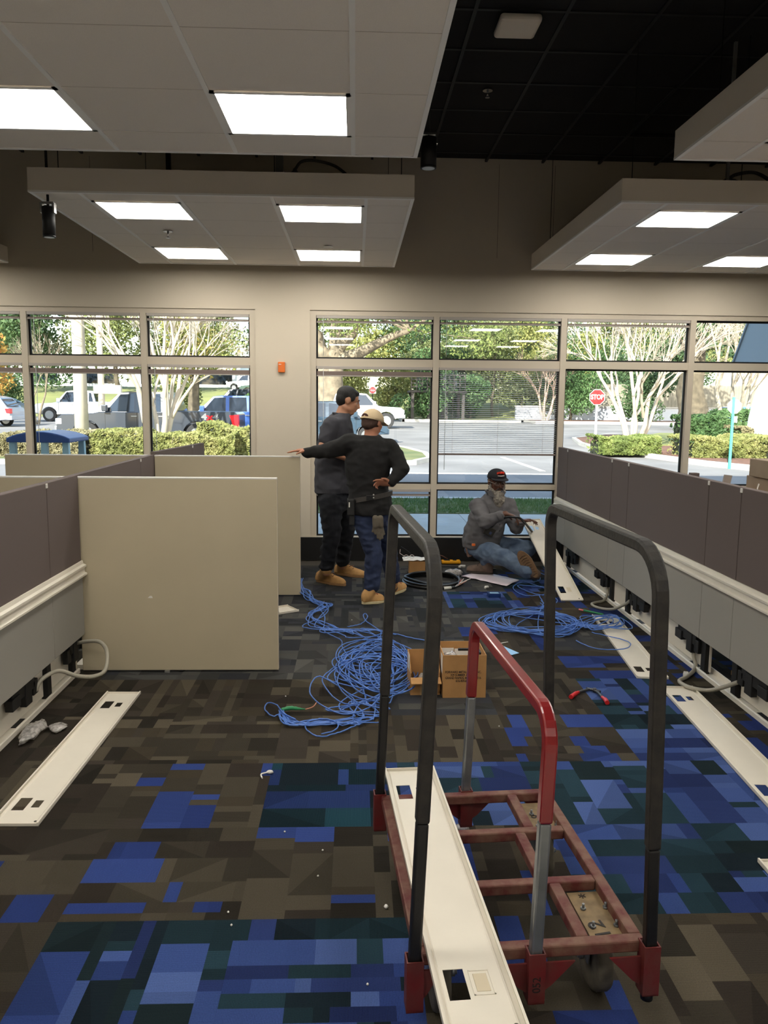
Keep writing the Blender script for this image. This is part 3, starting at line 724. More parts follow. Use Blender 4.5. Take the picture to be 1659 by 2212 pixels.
MB().box((-w-.001, -.035, .05), (-w-.0006, .03, .12)).build('paper_label', mat('paper', (225, 222, 215), .7), t)
for x0_, x1_, zz in ((-w+.005, -.03, .21), (-.025, w-.03, .205)): MB().box((x0_, d-.02, .05), (x1_, d-.012, zz)).build('paper_sheet', WHITEP, t)
CLR = glassy('thin plastic film', (.88, .9, .92), rough=.15)
def crumple(c, rx, ry, rz_, seed, n=14, k=9, amp=.4):
    rng = random.Random(seed); mb = MB(); mb.ell((0, 0, 0), (rx, ry, rz_), n, k)
    out = []
    for v in mb.v:
        q = Vector(v); f = 1+amp*(noise.noise(q*38+Vector((seed, 0, 0))) + rng.uniform(-.25, .25)); q *= f; q.z = max(q.z, -rz_*.9); out.append(tuple(q+Vector(c)))
    mb.v = out; return mb
FILM = mat('crumpled clear plastic', (205, 200, 195), .12, spec=.9, var=.3, vscale=60); FILM.node_tree.nodes['Principled BSDF'].inputs['Transmission Weight'].default_value = .55
BG = crumple(Vector((.56, 4.50, .185)), .045, .04, .035, 3); tag(BG.build('parts_bag', FILM, None, loc=(.56, 4.5, .16)), 'clear bag of small parts inside the larger box', 'bag')
tag(MB().box((.51, 4.40, .006), (.735, 4.58, .12)).build('paper_stack', mat('paper', (225, 222, 215), .7), None, loc=(.62, 4.5, .006)), 'pale packed papers filling the larger box', 'paper')
tag(MB().box((.60, 4.47, .236), (.72, 4.485, .248)).box((.712, 4.40, .236), (.722, 4.485, .248)).build('metal_bracket', BLACKM, None, loc=(.66, 4.47, .24)), 'black angle bracket lying across the larger box', 'bracket')
t, w, d = openbox('smaller open cardboard box with a folded-down front flap', .318, .488, 4.395, 4.585, .212, math.radians(2), cut=.10)
MB().prism([(-d-.001, .10), (-d-.055, .082), (-d-.055, .086), (-d-.001, .104)], -w, w, 'x').build('box_flap', CARD, t)
MB().box((-w+.055, -d-.0015, .0), (-w+.095, -d-.0003, .085)).build('packing_tape', mat('tape', (165, 135, 95), .3), t)
MB().box((-w-.001, -.04, .12), (-w-.0002, .05, .21)).build('paper_label', mat('paper', (225, 222, 215), .7), t)
tag(crumple(Vector((.41, 4.5, .05)), .05, .04, .04, 8).build('crumpled_wrapper', FILM, None, loc=(.41, 4.5, .012)), 'crumpled wrapper in the smaller box', 'wrapper')
t, w, d = openbox('small cardboard box near the window with papers and glasses on top', .530, .685, 7.63, 7.78, .135, 0)
MB().box((-w, -d, .130), (w, d, .134)).build('box_top', CARD, t)
pt = thing('paper_sheet', 'rumpled paper lying on the small cardboard box', 'paper', (.61, 7.70, .135))
pp = MB(); N = 9
for j in range(6):
    for i in range(N): pp.v.append((.47+.27*i/(N-1), 7.62+.16*j/5, .137+.03*abs(noise.noise(Vector((i*.6, j*.7, 2))))))
for j in range(5):
    for i in range(N-1): a = j*N+i; pp.f.append([a, a+1, a+1+N, a+N]); pp.m.append(0); pp.sm.append(True)
po = pp.build('sheet', mat('paper', (225, 222, 215), .7), pt); so_ = po.modifiers.new('s', 'SOLIDIFY'); so_.thickness = .002
gl = thing('eyeglasses', 'upside-down eyeglasses on the small box of papers', 'glasses', (.53, 7.66, .17))
GF = mat('white frame', (220, 205, 200), .4)
for sx in (0, .055): MB().tube(smooth_path([(.50+sx+.022*math.cos(a), 7.64, .175+.016*math.sin(a)) for a in [2*PI*i/10 for i in range(10)]], 2, True), .0025, 6).build('rim', GF, gl)
MB().tube([(.48, 7.64, .18), (.44, 7.68, .20), (.445, 7.70, .235)], .0025, 6).build('temple', GF, gl); MB().tube([(.575, 7.64, .18), (.50, 7.72, .23), (.455, 7.74, .255)], .0025, 6).build('temple', BLACKM, gl)
# ---------------------------------------------------------------- blue network cables
BLUE = mat('blue cable jacket', (76, 116, 190), .4, var=.08, vscale=4)
def strand(pts, lab, group, seed, r=.0037):
    rng = random.Random(seed)
    sp = smooth_path(pts, 7)
    sp = [Vector((p.x, p.y, max(r+.0008, p.z + .004*rng.random()))) for p in sp]
    mb = MB(); mb.smooth = True
    return tag(mb.tube(sp, r, 6).build('network_cable', BLUE, None, loc=sp[0], fix=False), lab, 'cable', group)
rng = random.Random(5)
LABL = 'blue network cable in the long tangle running from the beige panels to the boxes'
for k in range(9):
    ox = lambda a: rng.uniform(-a, a)
    pts = [(-.50+ox(.03), 7.22+ox(.2), .01), (-.47+ox(.02), 7.0+ox(.05), .02), (-.42+ox(.05), 6.75, .02+.01*k*.3), (-.34+ox(.05), 6.52+ox(.05), .02), (-.22+ox(.07), 6.36+ox(.07), .02), (-.26+ox(.06), 6.18+ox(.05), .03)]
    pts += [(-.30+ox(.08), 6.0+ox(.1), .02), (-.22+ox(.16), 5.8+ox(.1), .015), (-.10+ox(.14), 5.62+ox(.1), .02), (.08+ox(.2), 5.5+ox(.12), .02)]
    cx, cy = .12+ox(.06), 5.05+ox(.15); ra, rb = rng.uniform(.14, .25), rng.uniform(.22, .45); ph = rng.uniform(0, 6.28)
    nl = rng.choice([2, 3]); 
    for i in range(nl*7):
        a = ph + i*2*PI/7*(1 if k % 2 else -1)
        cx += ox(.02); cy -= .028
        pts.append((cx+ra*math.cos(a)*(1+ox(.25)), cy+rb*math.sin(a)*(1+ox(.2)), .012+.03*rng.random()+.012*(i/7)))
    pts += [(.05+ox(.18), 4.32+ox(.1), .02), (-.02+ox(.15), 4.18+ox(.08), .02), (.12+ox(.14), 4.05+ox(.06), .012), (0+ox(.1), 3.98+ox(.06), .015)]
    pts += [(-.17+ox(.05), 3.98+ox(.05), .012), (-.30+ox(.03), 3.97+ox(.04), .015), (-.37+ox(.02), 4.03+ox(.03), .02), (-.385+ox(.012), 4.12+ox(.02), .02)]
    strand(pts, LABL, 'blue cables of the left tangle', k)
strand([(-.375, 4.1, .02), (-.42, 4.05, .015), (-.475, 4.15, .012), (-.47, 4.24, .012), (-.42, 4.2, .02), (-.37, 4.06, .03), (-.30, 3.99, .02)], 'blue cable end bent into a small loop at the left tip of the tangle', None, 50)
strand([(.10, 4.02, .01), (0, 3.92, .01), (-.08, 3.84, .01), (-.17, 3.80, .01), (-.235, 3.88, .01), (-.24, 3.97, .012), (-.15, 4.0, .02), (-.08, 3.93, .02), (-.10, 3.84, .02), (-.16, 3.82, .014)], 'blue cable loop trailing at the near end of the tangle', None, 51)
strand([(-.05, 5.75, .012), (.05, 5.80, .02), (.10, 5.95, .03), (.09, 6.03, .035), (.07, 6.0, .03), (.10, 5.85, .02), (.2, 5.65, .012), (.3, 5.55, .012)], 'blue cable end curling up behind the tangle', None, 52)
strand([(.05, 5.72, .01), (.2, 5.66, .01), (.4, 5.48, .01), (.55, 5.40, .01), (.75, 5.35, .01)], 'blue cable reaching right behind the boxes', None, 53)
GT = mat('green tape', (40, 130, 80), .45)
t = thing('cable_tape', 'green tape wrapped round the cable ends with bare copper', 'tape', (-.35, 4.13, .02))
MB().tube(smooth_path([(-.385, 4.12, .022), (-.34, 4.135, .028), (-.30, 4.14, .022), (-.26, 4.15, .014)], 4), [.009, .012, .010, .013, .011, .012, .009, .011, .008, .007, .005, .004, .003], 8).build('tape_wrap', GT, t)
MB().tube(smooth_path([(-.26, 4.15, .014), (-.22, 4.17, .02), (-.20, 4.22, .03)], 4), .0025, 6).build('copper_wire', mat('copper', (225, 150, 120), .4), t)
LABR = 'blue network cable in the coil on the right by the loose covers'
for k in range(7):
    ox = lambda a: rng.uniform(-a, a)
    cx, cy = 1.36+ox(.05), 5.83+ox(.05); ra, rb = rng.uniform(.24, .36), rng.uniform(.22, .33); pts = [(1.62+ox(.1), 6.5+ox(.2), .02), (1.55+ox(.06), 6.2+ox(.1), .02)]; ph = rng.uniform(0, 6.28)
    for i in range(rng.choice([9, 14, 16])):
        a = ph + i*2*PI/7; pts.append((cx+ox(.03)+ra*math.cos(a)*(1+ox(.12)), cy+ox(.03)+rb*math.sin(a)*(1+ox(.12)), .01+.025*rng.random()))
    pts += [(1.62+ox(.1), 5.72+ox(.08), .03), (1.80+ox(.1), 5.85+ox(.12), .035), (2.0+ox(.06), 5.95+ox(.08), .03), (1.98+ox(.06), 5.72+ox(.1), .03), (1.78+ox(.1), 5.66+ox(.08), .03), (1.66+ox(.1), 5.8+ox(.1), .03)]
    strand(pts, LABR, 'blue cables of the right coil', 20+k)
strand([(1.79, 7.6, .012), (1.72, 7.3, .012), (1.52, 7.2, .015), (1.42, 7.0, .012), (1.46, 6.75, .012), (1.58, 6.7, .02), (1.72, 6.85, .02), (1.64, 7.1, .02), (1.56, 7.25, .02)], 'blue cable loops by the boot of the seated man', None, 60)
strand([(1.85, 7.0, .012), (1.62, 7.05, .02), (1.48, 7.1, .012), (1.55, 6.8, .015), (1.7, 6.6, .02), (1.66, 6.4, .03)], 'blue cable running from the boot to the right coil', None, 61)
strand([(1.72, 5.6, .012), (1.9, 5.35, .02), (1.8, 5.15, .03), (1.62, 5.2, .02), (1.55, 5.4, .012)], 'blue cable tail curling over the loose cover', None, 62)
strand([(1.85, 7.55, .02), (1.97, 7.8, .02), (2.05, 7.6, .06), (1.98, 7.45, .05), (1.86, 7.5, .02), (1.78, 7.7, .02)], 'blue cable bundle beside the far end of the right spine', None, 63)
t = thing('tester_plug', 'green and red connector end in the right coil', 'connector', (1.80, 6.18, .02))
MB().cyl((1.83, 6.2, .02), (1.95, 6.08, .02), .008, 8).build('tape_wrap', GT, t); MB().cyl((1.80, 6.23, .02), (1.83, 6.2, .02), .007, 8).build('tip', mat('pink tip', (220, 120, 120), .5), t)
# black cable coil
BC = mat('thick black cable', (14, 14, 16), .35)
cpts = []
for i in range(30):
    a = PI*.2 + i*2*PI/12; r_ = .27-.012*(i//12)*1.3; cpts.append((.72+r_*math.cos(a)*(1.0), 7.27+r_*1.05*math.sin(a), .014+.018*(i//12)))
cpts += [(.72, 6.985, .03), (.80, 6.995, .014), (.90, 7.03, .014)]
mb = MB(); mb.smooth = True
t = thing('black_cable', 'coil of thick black cable with stripped wires', 'cable', (.72, 7.27, 0))
mb.tube(smooth_path(cpts, 5), .0125, 8).build('cable_coil', BC, t)
MB().cyl((.795, 6.994, .014), (.865, 7.015, .014), .0145, 12).build('white_sleeve', WHITEP, t)
for i, (c_, e_) in enumerate((((220, 160, 140), (1.03, 7.22)), ((215, 210, 205), (1.01, 7.27)), ((190, 110, 100), (.98, 7.2)), ((230, 225, 220), (1.06, 7.18)), ((90, 90, 100), (.97, 7.3)))):
    MB().tube(smooth_path([(.90, 7.03, .014), (.94, 7.09, .02+.004*i), (*e_, .03+.01*i)], 4), .003, 6).build('stripped_wire', mat('wire%d' % i, c_, .5), t)
# other litter on the floor near the seated man
def slab(name_, lab, cat, pts, z0, z1, m_, bev=0): 
    c_ = (sum(p[0] for p in pts)/len(pts), sum(p[1] for p in pts)/len(pts), z0)
    return tag(MB().prism(pts, z0, z1).build(name_, m_, None, bev, loc=c_), lab, cat)
pm = MB(); NX, NY = 10, 5
P4 = [Vector((1.02, 7.52, 0)), Vector((1.38, 7.10, 0)), Vector((1.545, 7.345, 0)), Vector((1.24, 7.74, 0))]
for j in range(NY):
    for i in range(NX):
        u, v = i/(NX-1), j/(NY-1); p = (P4[0]*(1-u)+P4[1]*u)*(1-v) + (P4[3]*(1-u)+P4[2]*u)*v; pm.v.append((p.x, p.y, .008+.008*abs(noise.noise(Vector((i*.5, j*.6, 9))))+(.015 if i == 0 and j > 2 else 0)))
for j in range(NY-1):
    for i in range(NX-1): a = j*NX+i; pm.f.append([a, a+1, a+1+NX, a+NX]); pm.m.append(0); pm.sm.append(True)
o = pm.build('plastic_sleeve', mat('pinkish paper', (218, 205, 212), .35), None, loc=(1.3, 7.4, 0)); tag(o, 'whitish plastic sleeve of papers lying before the seated man', 'paper'); md = o.modifiers.new('s', 'SOLIDIFY'); md.thickness = .003
t = thing('hardware_bag', 'clear plastic bag of screws on the black cable coil', 'bag', (.95, 7.55, 0))
crumple(Vector((.95, 7.55, .038)), .085, .05, .036, 12, amp=.5).build('film', FILM, t); crumple(Vector((.96, 7.55, .03)), .05, .03, .02, 13).build('screws', mat('bag screws', (120, 108, 98), .5, metal=.5, var=.4, vscale=90), t)
t = thing('parts_bag', 'clear plastic bag half under the left spine', 'bag', (-1.55, 3.85, 0))
crumple(Vector((-1.585, 3.86, .022)), .045, .12, .022, 22, 18, 12, .5).build('film', FILM, t); crumple(Vector((-1.49, 3.93, .012)), .05, .05, .012, 27, 14, 8, .5).build('film_corner', FILM, t)
t = thing('multimeter', 'yellow handheld tester lying by the baseboard', 'tool', (1.0, 8.19, 0)); YEL = mat('yellow plastic', (240, 170, 30), .4)
MB().box((.905, 8.15, .0), (1.10, 8.235, .032)).build('body', YEL, t, .008); MB().box((.93, 8.165, .030), (.99, 8.22, .034)).build('display', BLACKM, t); MB().cyl((1.04, 8.19, .03), (1.04, 8.19, .037), .02, 14).build('dial', BLACKM, t)
t = thing('tool_pouch', 'brown leather tool bag lying left of the yellow tester', 'bag', (.83, 8.2, 0)); LEA = mat('brown leather', (84, 52, 40), .6, var=.2)
MB().prism([(.79, 0), (.88, 0), (.87, .07), (.82, .085), (.795, .05)], 8.15, 8.25, 'y').build('pouch', LEA, t, .01); MB().tube(smooth_path([(.86, 8.2, .06), (.90, 8.22, .075), (.97, 8.22, .04)], 4), .006, 6).build('strap', LEA, t)
t = thing('small_blue_box', 'small blue and white carton near the plastic sleeve', 'box', (1.2, 6.75, 0)); BB = mat('blue carton', (24, 52, 104), .4)
MB().box((1.15, 6.70, 0), (1.255, 6.79, .035)).build('carton', BB, t, .002); MB().box((1.165, 6.71, .0352), (1.24, 6.75, .0362)).build('label_patch', mat('pale blue patch', (150, 190, 215), .5), t)
slab('plastic_clip', 'white plastic clip near the multimeter tool', 'clip', [(1.05, 7.96), (1.08, 8.02), (1.13, 8.01), (1.12, 7.97), (1.09, 7.98), (1.075, 7.95)], .001, .02, WHITEP, .003)
slab('plastic_clip', 'white plastic scrap between the sleeve and the blue carton', 'clip', [(1.165, 7.04), (1.18, 7.09), (1.21, 7.10), (1.215, 7.07), (1.19, 7.06), (1.18, 7.03)], .001, .015, WHITEP, .003)
slab('plastic_clip', 'white plastic clip on the floor by the near end of the middle loose cover', 'clip', [(2.02, 4.70), (2.045, 4.75), (2.07, 4.74), (2.05, 4.68)], .001, .016, WHITEP, .002)
tag(MB().cyl((1.16, 7.92, .005), (1.42, 7.88, .005), .005, 8).build('metal_rod', mat('thin pale rod', (170, 165, 160), .4), None, loc=(1.3, 7.9, 0)), 'thin pale rod on the floor beside the seated man', 'rod')
slab('paper_card', 'pale blue card behind the larger cardboard box', 'card', [(.93, 5.27), (1.045, 5.12), (1.10, 5.16), (1.02, 5.32)], .001, .003, mat('pale blue card', (150, 195, 235), .5))
tag(MB().cyl((.92, 5.32, .004), (1.07, 5.40, .004), .004, 6).build('white_stick', WHITEP, None, loc=(1.0, 5.36, 0)), 'thin white stick beside the blue card', 'stick')
# small white scrap and crumbs of white plastic
sp = on(578, 1676); t = thing('wire_scrap', 'small white twisted scrap on the carpet left of the cart', 'scrap', (sp.x, sp.y, 0))
MB().tube(smooth_path([(sp.x-.02, sp.y-.03, .004), (sp.x-.028, sp.y, .008), (sp.x, sp.y+.01, .012), (sp.x+.01, sp.y+.03, .01), (sp.x+.022, sp.y+.02, .006)], 5), .0035, 6).build('wire', WHITEP, t); MB().ell((sp.x+.008, sp.y+.02, .009), (.016, .012, .008), 8, 6).build('blob', WHITEP, t)
cr = [(834, 1962), (697, 1838), (615, 1798), (687, 1894), (794, 2128), (493, 1972), (1078, 1570), (760, 1340), (940, 1350), (1134, 1461), (790, 1402), (617, 1505), (500, 2000), (1052, 1375), (1530, 1530), (700, 1300)]
for i, p in enumerate(cr):
    q = on(*p); r_ = .004 if i else .008
    o = MB().ell((q.x, q.y, r_*.8), (r_, r_*1.2, r_*.8), 6, 4).build('plastic_crumb', WHITEP, None, loc=(q.x, q.y, 0))
    tag(o, 'biggest white plastic crumb on the carpet left of the cart front' if i == 0 else 'tiny white plastic crumb lying on the carpet', 'crumb', None if i == 0 else 'white crumbs on the carpet')
# cutting pliers
t = thing('pliers', 'open cutting pliers with red handles on the carpet', 'pliers', (1.35, 4.42, 0))
REDH = mat('red grip', (205, 40, 44), .35)
MB().tube(smooth_path([(1.225, 4.325, .011), (1.265, 4.375, .012), (1.29, 4.40, .012)], 4), [.013]*3+[.012]*3+[.009]*3, 8).build('grip', REDH, t)
MB().tube(smooth_path([(1.405, 4.235, .011), (1.408, 4.28, .012), (1.402, 4.32, .012)], 4), [.013]*3+[.012]*3+[.009]*3, 8).build('grip', REDH, t)
MB().tube(smooth_path([(1.29, 4.40, .012), (1.34, 4.43, .012), (1.375, 4.445, .012), (1.415, 4.40, .012)], 3), [.008]*6+[.009]*4, 6).build('jaw_arm', mat('tool steel', (90, 90, 92), .35, metal=.8), t)
MB().tube(smooth_path([(1.402, 4.32, .013), (1.40, 4.38, .013), (1.39, 4.42, .013), (1.355, 4.47, .012)], 3), [.008]*6+[.009, .007, .006, .004], 6).build('jaw_arm', MATS['tool steel'], t)
MB().cyl((1.39, 4.425, .004), (1.39, 4.425, .026), .010, 10).build('pivot', MATS['tool steel'], t)
q = on(997, 1800)
tag(crumple(Vector((q.x, q.y, .02)), .028, .025, .02, 31, 10, 7, .6).build('clear_wrapper', FILM, None, loc=(q.x, q.y, 0)), 'small clear plastic wrapper on the floor inside the cart frame', 'wrapper')
# behind the right spine: worktop, boxes, cardboard scrap
t = thing('desk', 'worktop behind the right spine carrying brown boxes', 'desk', (2.75, 4.6, 0))
MB().box((2.2, 3.0, .715), (2.95, 5.75, .745)).build('worktop', mat('worktop', (170, 150, 120), .5), t, .004)
for y in (3.05, 5.7): MB().box((2.88, y-.03, 0), (2.94, y+.03, .715)).build('leg', GALV, t)
def shut(lab, x0, x1, y0, y1, z0, z1, tape=True, m_=CARD):
    t = thing('cardboard_box', lab, 'box', ((x0+x1)/2, (y0+y1)/2, z0))
    MB().box((x0, y0, z0), (x1, y1, z1)).build('box_body', m_, t, .004)
    if tape: MB().box((x0-.001, y0-.001, z1-.04), (x0+.05, y0+.05, z1-.005)).build('packing_tape', mat('pale tape', (190, 180, 160), .3), t)
    return t
CARD2 = mat('greyish cardboard', (150, 132, 112), .85, var=.05, vscale=10)
CARD2 = mat('greyish cardboard', (150, 132, 112), .85, var=.05, vscale=10)
c0 = at(1604, 1054, 5.0); z0_ = c0.z
shut('wide flat brown box at the bottom of the stack behind the right spine', c0.x-.06, 2.93, 4.2, 5.05, .746, z0_, False)
c1_, c2_ = at(1611, 1052, 4.93), at(1605, 1026, 4.93)
mbx = shut('middle brown box with a torn white strip in the stack behind the right spine', c1_.x, 2.93, 4.5, 4.93, z0_+.002, c2_.z, False, CARD2)
sq_ = at(1640, 1036, 4.5)
MB().tube([(sq_.x, 4.4985, c2_.z-.012), (sq_.x-.008, 4.4985, c2_.z-.04), (sq_.x-.004, 4.4985, z0_+.03)], .004, 4).build('torn_strip', WHITEP, mbx)
c3_ = at(1620, 990, 4.85)
shut('topmost brown box of the stack behind the right spine', c3_.x, 3.0, 4.35, 4.85, c2_.z+.003, c3_.z, True, CARD2)
q = at(1580, 1030, 5.03)
t = thing('panel_bracket', 'grey flat bracket leaning behind the right spine', 'bracket', (q.x, 5.04, z0_))
zt_ = at(1575, 1028, 5.03).z; x0_, x1_ = at(1562, 1047, 5.03).x, at(1578, 1050, 5.03).x
MB().prism([(x0_, z0_-.03), (x1_, z0_-.03), (x1_+.02, zt_), (x0_+.02, zt_+.005)], 5.055, 5.07, 'y').build('plate', mat('bracket grey', (150, 142, 136), .6), t)
q = at(1503, 1022, 6.2)
t = thing('monitor_post', 'short dark post top behind the right spine', 'post', (q.x, 6.2, .0))
MB().box((q.x-.032, 6.2, 0), (q.x+.032, 6.26, q.z)).build('post', SCREEN, t, .004)
slab('cardboard_scrap', 'tan cardboard scrap on the floor seen under the right spine', 'scrap', [(2.33, 4.72), (2.42, 4.58), (2.50, 4.48), (2.56, 4.52), (2.52, 4.6), (2.46, 4.6), (2.40, 4.68)], .002, .03, mat('tan card', (214, 168, 110), .8))
# ================================================================ PEOPLE
def remesh(mb, name, mats_, parent, voxel=.008, smooth=6, shape=None, fac=.5, wr=0, wscale=9, seed=0, dec=0):
    me = mb.mesh(name, mats_, Vector((0, 0, 0)))
    bm = bmesh.new(); bm.from_mesh(me); bmesh.ops.recalc_face_normals(bm, faces=bm.faces); bm.to_mesh(me); bm.free()
    o = bpy.data.objects.new(name, me); C.objects.link(o)
    m1 = o.modifiers.new('r', 'REMESH'); m1.mode = 'VOXEL'; m1.voxel_size = voxel; m1.use_smooth_shade = True
    m2 = o.modifiers.new('s', 'SMOOTH'); m2.iterations = smooth; m2.factor = fac
    dg = bpy.context.evaluated_depsgraph_get(); me2 = bpy.data.meshes.new_from_object(o.evaluated_get(dg)); me2.name = name
    o.modifiers.clear(); o.data = me2; bpy.data.meshes.remove(me)
    if wr:
        me2.calc_loop_triangles(); ns = [v.normal.copy() for v in me2.vertices]
        for v, n_ in zip(me2.vertices, ns):
            q = Vector((v.co.x*wscale, v.co.y*wscale, v.co.z*wscale*1.6)) + Vector((seed, seed, 0))
            v.co += n_*wr*(abs(noise.noise(q))*-2 + .6 + .5*noise.noise(q*2.3))
    off = wl(parent)
    me2.transform(Matrix.Translation(-off))
    for p in me2.polygons: p.use_smooth = True
    me2.materials.clear()
    for mm in (mats_ if isinstance(mats_, list) else [mats_]): me2.materials.append(mm)
    o.parent = parent; WL[o.name] = off
    return o
def caps(mb, p, q, r1, r2, n=14, flat=None):           # tapered rounded limb
    p, q = Vector(p), Vector(q); d = (q-p); L = d.length; d.normalize(); K = 6; path = []; rs = []
    for i in range(1, 5): a = PI/2*i/4; path.append(p - d*r1*math.cos(a)); rs.append(max(.001, r1*math.sin(a)))
    for i in range(1, K): t = i/K; path.append(p+d*L*t); rs.append(r1+(r2-r1)*t)
    for i in range(0, 4): a = PI/2*i/4; path.append(q + d*r2*math.sin(a)); rs.append(max(.001, r2*math.cos(a)))
    mb.tube(path, rs, n); return mb
def ring(c, ax, ay, a, b, n=20, sq=1.0):
    out = []
    for i in range(n):
        t = 2*PI*i/n; cx, sy = math.cos(t), math.sin(t)
        cx = math.copysign(abs(cx)**sq, cx); sy = math.copysign(abs(sy)**sq, sy)
        out.append(Vector(c) + ax*a*cx + ay*b*sy)
    return out
def frame(f, up=Vector((0, 0, 1))):
    f = Vector(f).normalized(); r = f.cross(up).normalized(); u = r.cross(f).normalized(); return f, r, u
def head(mb, c, f, s=1.0, up=Vector((0, 0, 1))):
    """c = middle of the head; chin to crown .23*s"""
    f, r, u = frame(f, Vector(up)); B = Matrix((r, f, u)).transposed()
    P = lambda x, y, z: Vector(c) + (r*x + f*y + u*z)*s
    M3 = B.to_4x4()
    mb.ell(P(0, -.012, .03), (.076*s, .094*s, .085*s), 20, 14, M3)              # skull
    mb.ell(P(0, .028, -.025), (.060*s, .062*s, .075*s), 18, 12, M3)              # face
    mb.ell(P(0, .045, -.082), (.036*s, .036*s, .028*s), 14, 10, M3)              # chin
    for sx in (-1, 1):
        mb.ell(P(sx*.038, .0, -.055), (.024*s, .05*s, .032*s), 12, 8, M3)        # jaw
        mb.ell(P(sx*.036, .062, -.012), (.022*s, .018*s, .018*s), 12, 8, M3)     # cheek
        mb.ell(P(sx*.079, -.008, .002), (.009*s, .020*s, .032*s), 10, 8, M3)     # ear
    mb.ell(P(0, .078, .028), (.05*s, .014*s, .011*s), 14, 8, M3)                 # brow
    mb.tube([P(0, .083, .022), P(0, .098, -.004), P(0, .108, -.022), P(0, .090, -.030)], [.008*s, .010*s, .014*s, .012*s], 10)   # nose
    mb.ell(P(0, .086, -.050), (.024*s, .012*s, .006*s), 12, 8, M3); mb.ell(P(0, .083, -.061), (.020*s, .012*s, .007*s), 12, 8, M3)  # lips
    return P, (f, r, u), M3
def eyes(P, M3, parent, s=1.0, names=True):
    ew = mat('eye white', (225, 220, 214), .3); ed = mat('eye dark', (25, 18, 15), .2)
    for sx in (-1, 1):
        e = MB(); e.smooth = True; e.ell(P(sx*.030, .069, .007), (.0105*s, .009*s, .0045*s), 10, 8, M3); e.mi = 1; e.ell(P(sx*.030, .0755, .0065), (.005*s, .004*s, .0045*s), 8, 6, M3)
        e.build('eye', [ew, ed], parent)
def hand(mb, wrist, d, palm_n, curls, L=.18, spread=1.0, thumb=1, thumbdir=None, w=.078):
    """wrist, direction of the fingers, palm normal, four curls in radians"""
    d = Vector(d).normalized(); n_ = Vector(palm_n); n_ = (n_ - d*n_.dot(d)).normalized(); s = d.cross(n_)
    wrist = Vector(wrist); pl = L*.5
    rings = []
    for t, ww, hh in ((-.05, .028, .021), (.25, .036, .020), (.7, .041, .017), (1.0, .039, .013)): rings.append(ring(wrist + d*pl*t, s, n_, ww, hh, 14))
    mb.loft(rings)
    lens = (.44, .50, .46, .36)
    for i in range(4):
        b = wrist + d*pl*.94 + s*(w*.36 - i*w*.24)*1.0; dd = (d + s*(.10-.07*i)*spread).normalized(); r0 = .0088 - .0007*(i == 3)
        p = b; path = [p - dd*.02, p]; ang = 0
        for k, fr_ in enumerate((.44, .31, .25)):
            ang += curls[i]*(1, 1.15, .8)[k]
            v = dd*math.cos(ang) + n_*math.sin(ang); p = p + v*L*lens[i]*fr_; path.append(p)
        mb.tube(path, [r0*1.05, r0*1.05, r0, r0*.9, r0*.72], 8)
        mb.ell(path[-1], (r0*.72,)*3, 8, 6)
    tb = wrist + d*pl*.2 + s*thumb*.028
    td = Vector(thumbdir).normalized() if thumbdir else (d*.75 + s*thumb*.65 + n_*.25).normalized()
    t1 = tb + td*L*.26; t2 = t1 + (td*.7+d*.5+n_*.25).normalized()*L*.2
    mb.tube([tb-td*.01, tb+td*.02, t1, t2], [.013, .014, .011, .008], 8); mb.ell(t2, (.008,)*3, 8, 6)
def boot(parent, heel, toe, ank, M_up, M_sole, lace, name='boot', w=.048, h=.10, shaft=.052):
    heel, toe = Vector(heel), Vector(toe); d = (toe-heel); L = d.length; d.normalize(); up = Vector((0, 0, 1)) if abs(d.z) < .6 else Vector((0, -1, 0))
    s = d.cross(up).normalized(); up = s.cross(d).normalized()
    mb = MB(); rings = []
    for t, ww, hh in ((0.0, .030, .075), (.1, .037, .095), (.28, .037, .108), (.45, .041, .094), (.62, .047, .072), (.8, .048, .060), (.93, .038, .048), (1.0, .020, .030)):
        rings.append([heel + d*L*t + up*(.018 + max(0, math.sin(a))*hh*.96 - max(0, -math.sin(a))*.0) + s*ww*math.cos(a)*(.92 if math.sin(a) > 0 else 1) for a in [2*PI*i/16 for i in range(16)]])
    mb.loft(rings); a0 = heel + d*L*.22 + up*.06
    caps(mb, a0, Vector(ank) + (Vector((0, 0, .035)) if abs(d.z) < .3 else Vector((0, 0, 0))), shaft, shaft*.98)
    o = remesh(mb, name, M_up, parent, .008, 4)
    so_ = MB(); n = 18; out = []
    pts = []
    for i in range(n):
        a = 2*PI*i/n; t = (.5 - .52*math.cos(a)); ww = .050 if t > .5 else .041
        pts.append(heel + d*L*t + s*ww*math.sin(a)*(1.02))
    so_.v = [tuple(p) for p in pts] + [tuple(p+up*.022) for p in pts]
    so_.f = [list(range(n))[::-1], list(range(n, 2*n))] + [[i, (i+1) % n, n+(i+1) % n, n+i] for i in range(n)]; so_.m = [0]*len(so_.f); so_.sm = [False]*len(so_.f)
    so_.build('sole', M_sole, o, .004)
    lb = MB()
    for k in range(4):
        c_ = heel + d*L*(.40+.07*k) + up*(.130-.017*k); e = .028*(-1)**k; lb.tube([c_ - s*.03 + d*e*.3, c_ + up*.006, c_ + s*.03 - d*e*.3], .0035, 5)
    lb.build('lace', lace, o)
    return o
SKIN1 = mat('skin tan', (186, 134, 104), .5, var=.05, vscale=20); SKIN2 = mat('skin brown', (168, 112, 84), .5, var=.05, vscale=20); SKIN3 = mat('skin dark', (92, 58, 42), .45, var=.08, vscale=20)
HAIR = mat('black hair', (14, 12, 12), .55, bump=.6, bscale=240)
TEE = mat('charcoal t-shirt', (62, 62, 68), .95, var=.06, vscale=12, bump=.08, bscale=60)
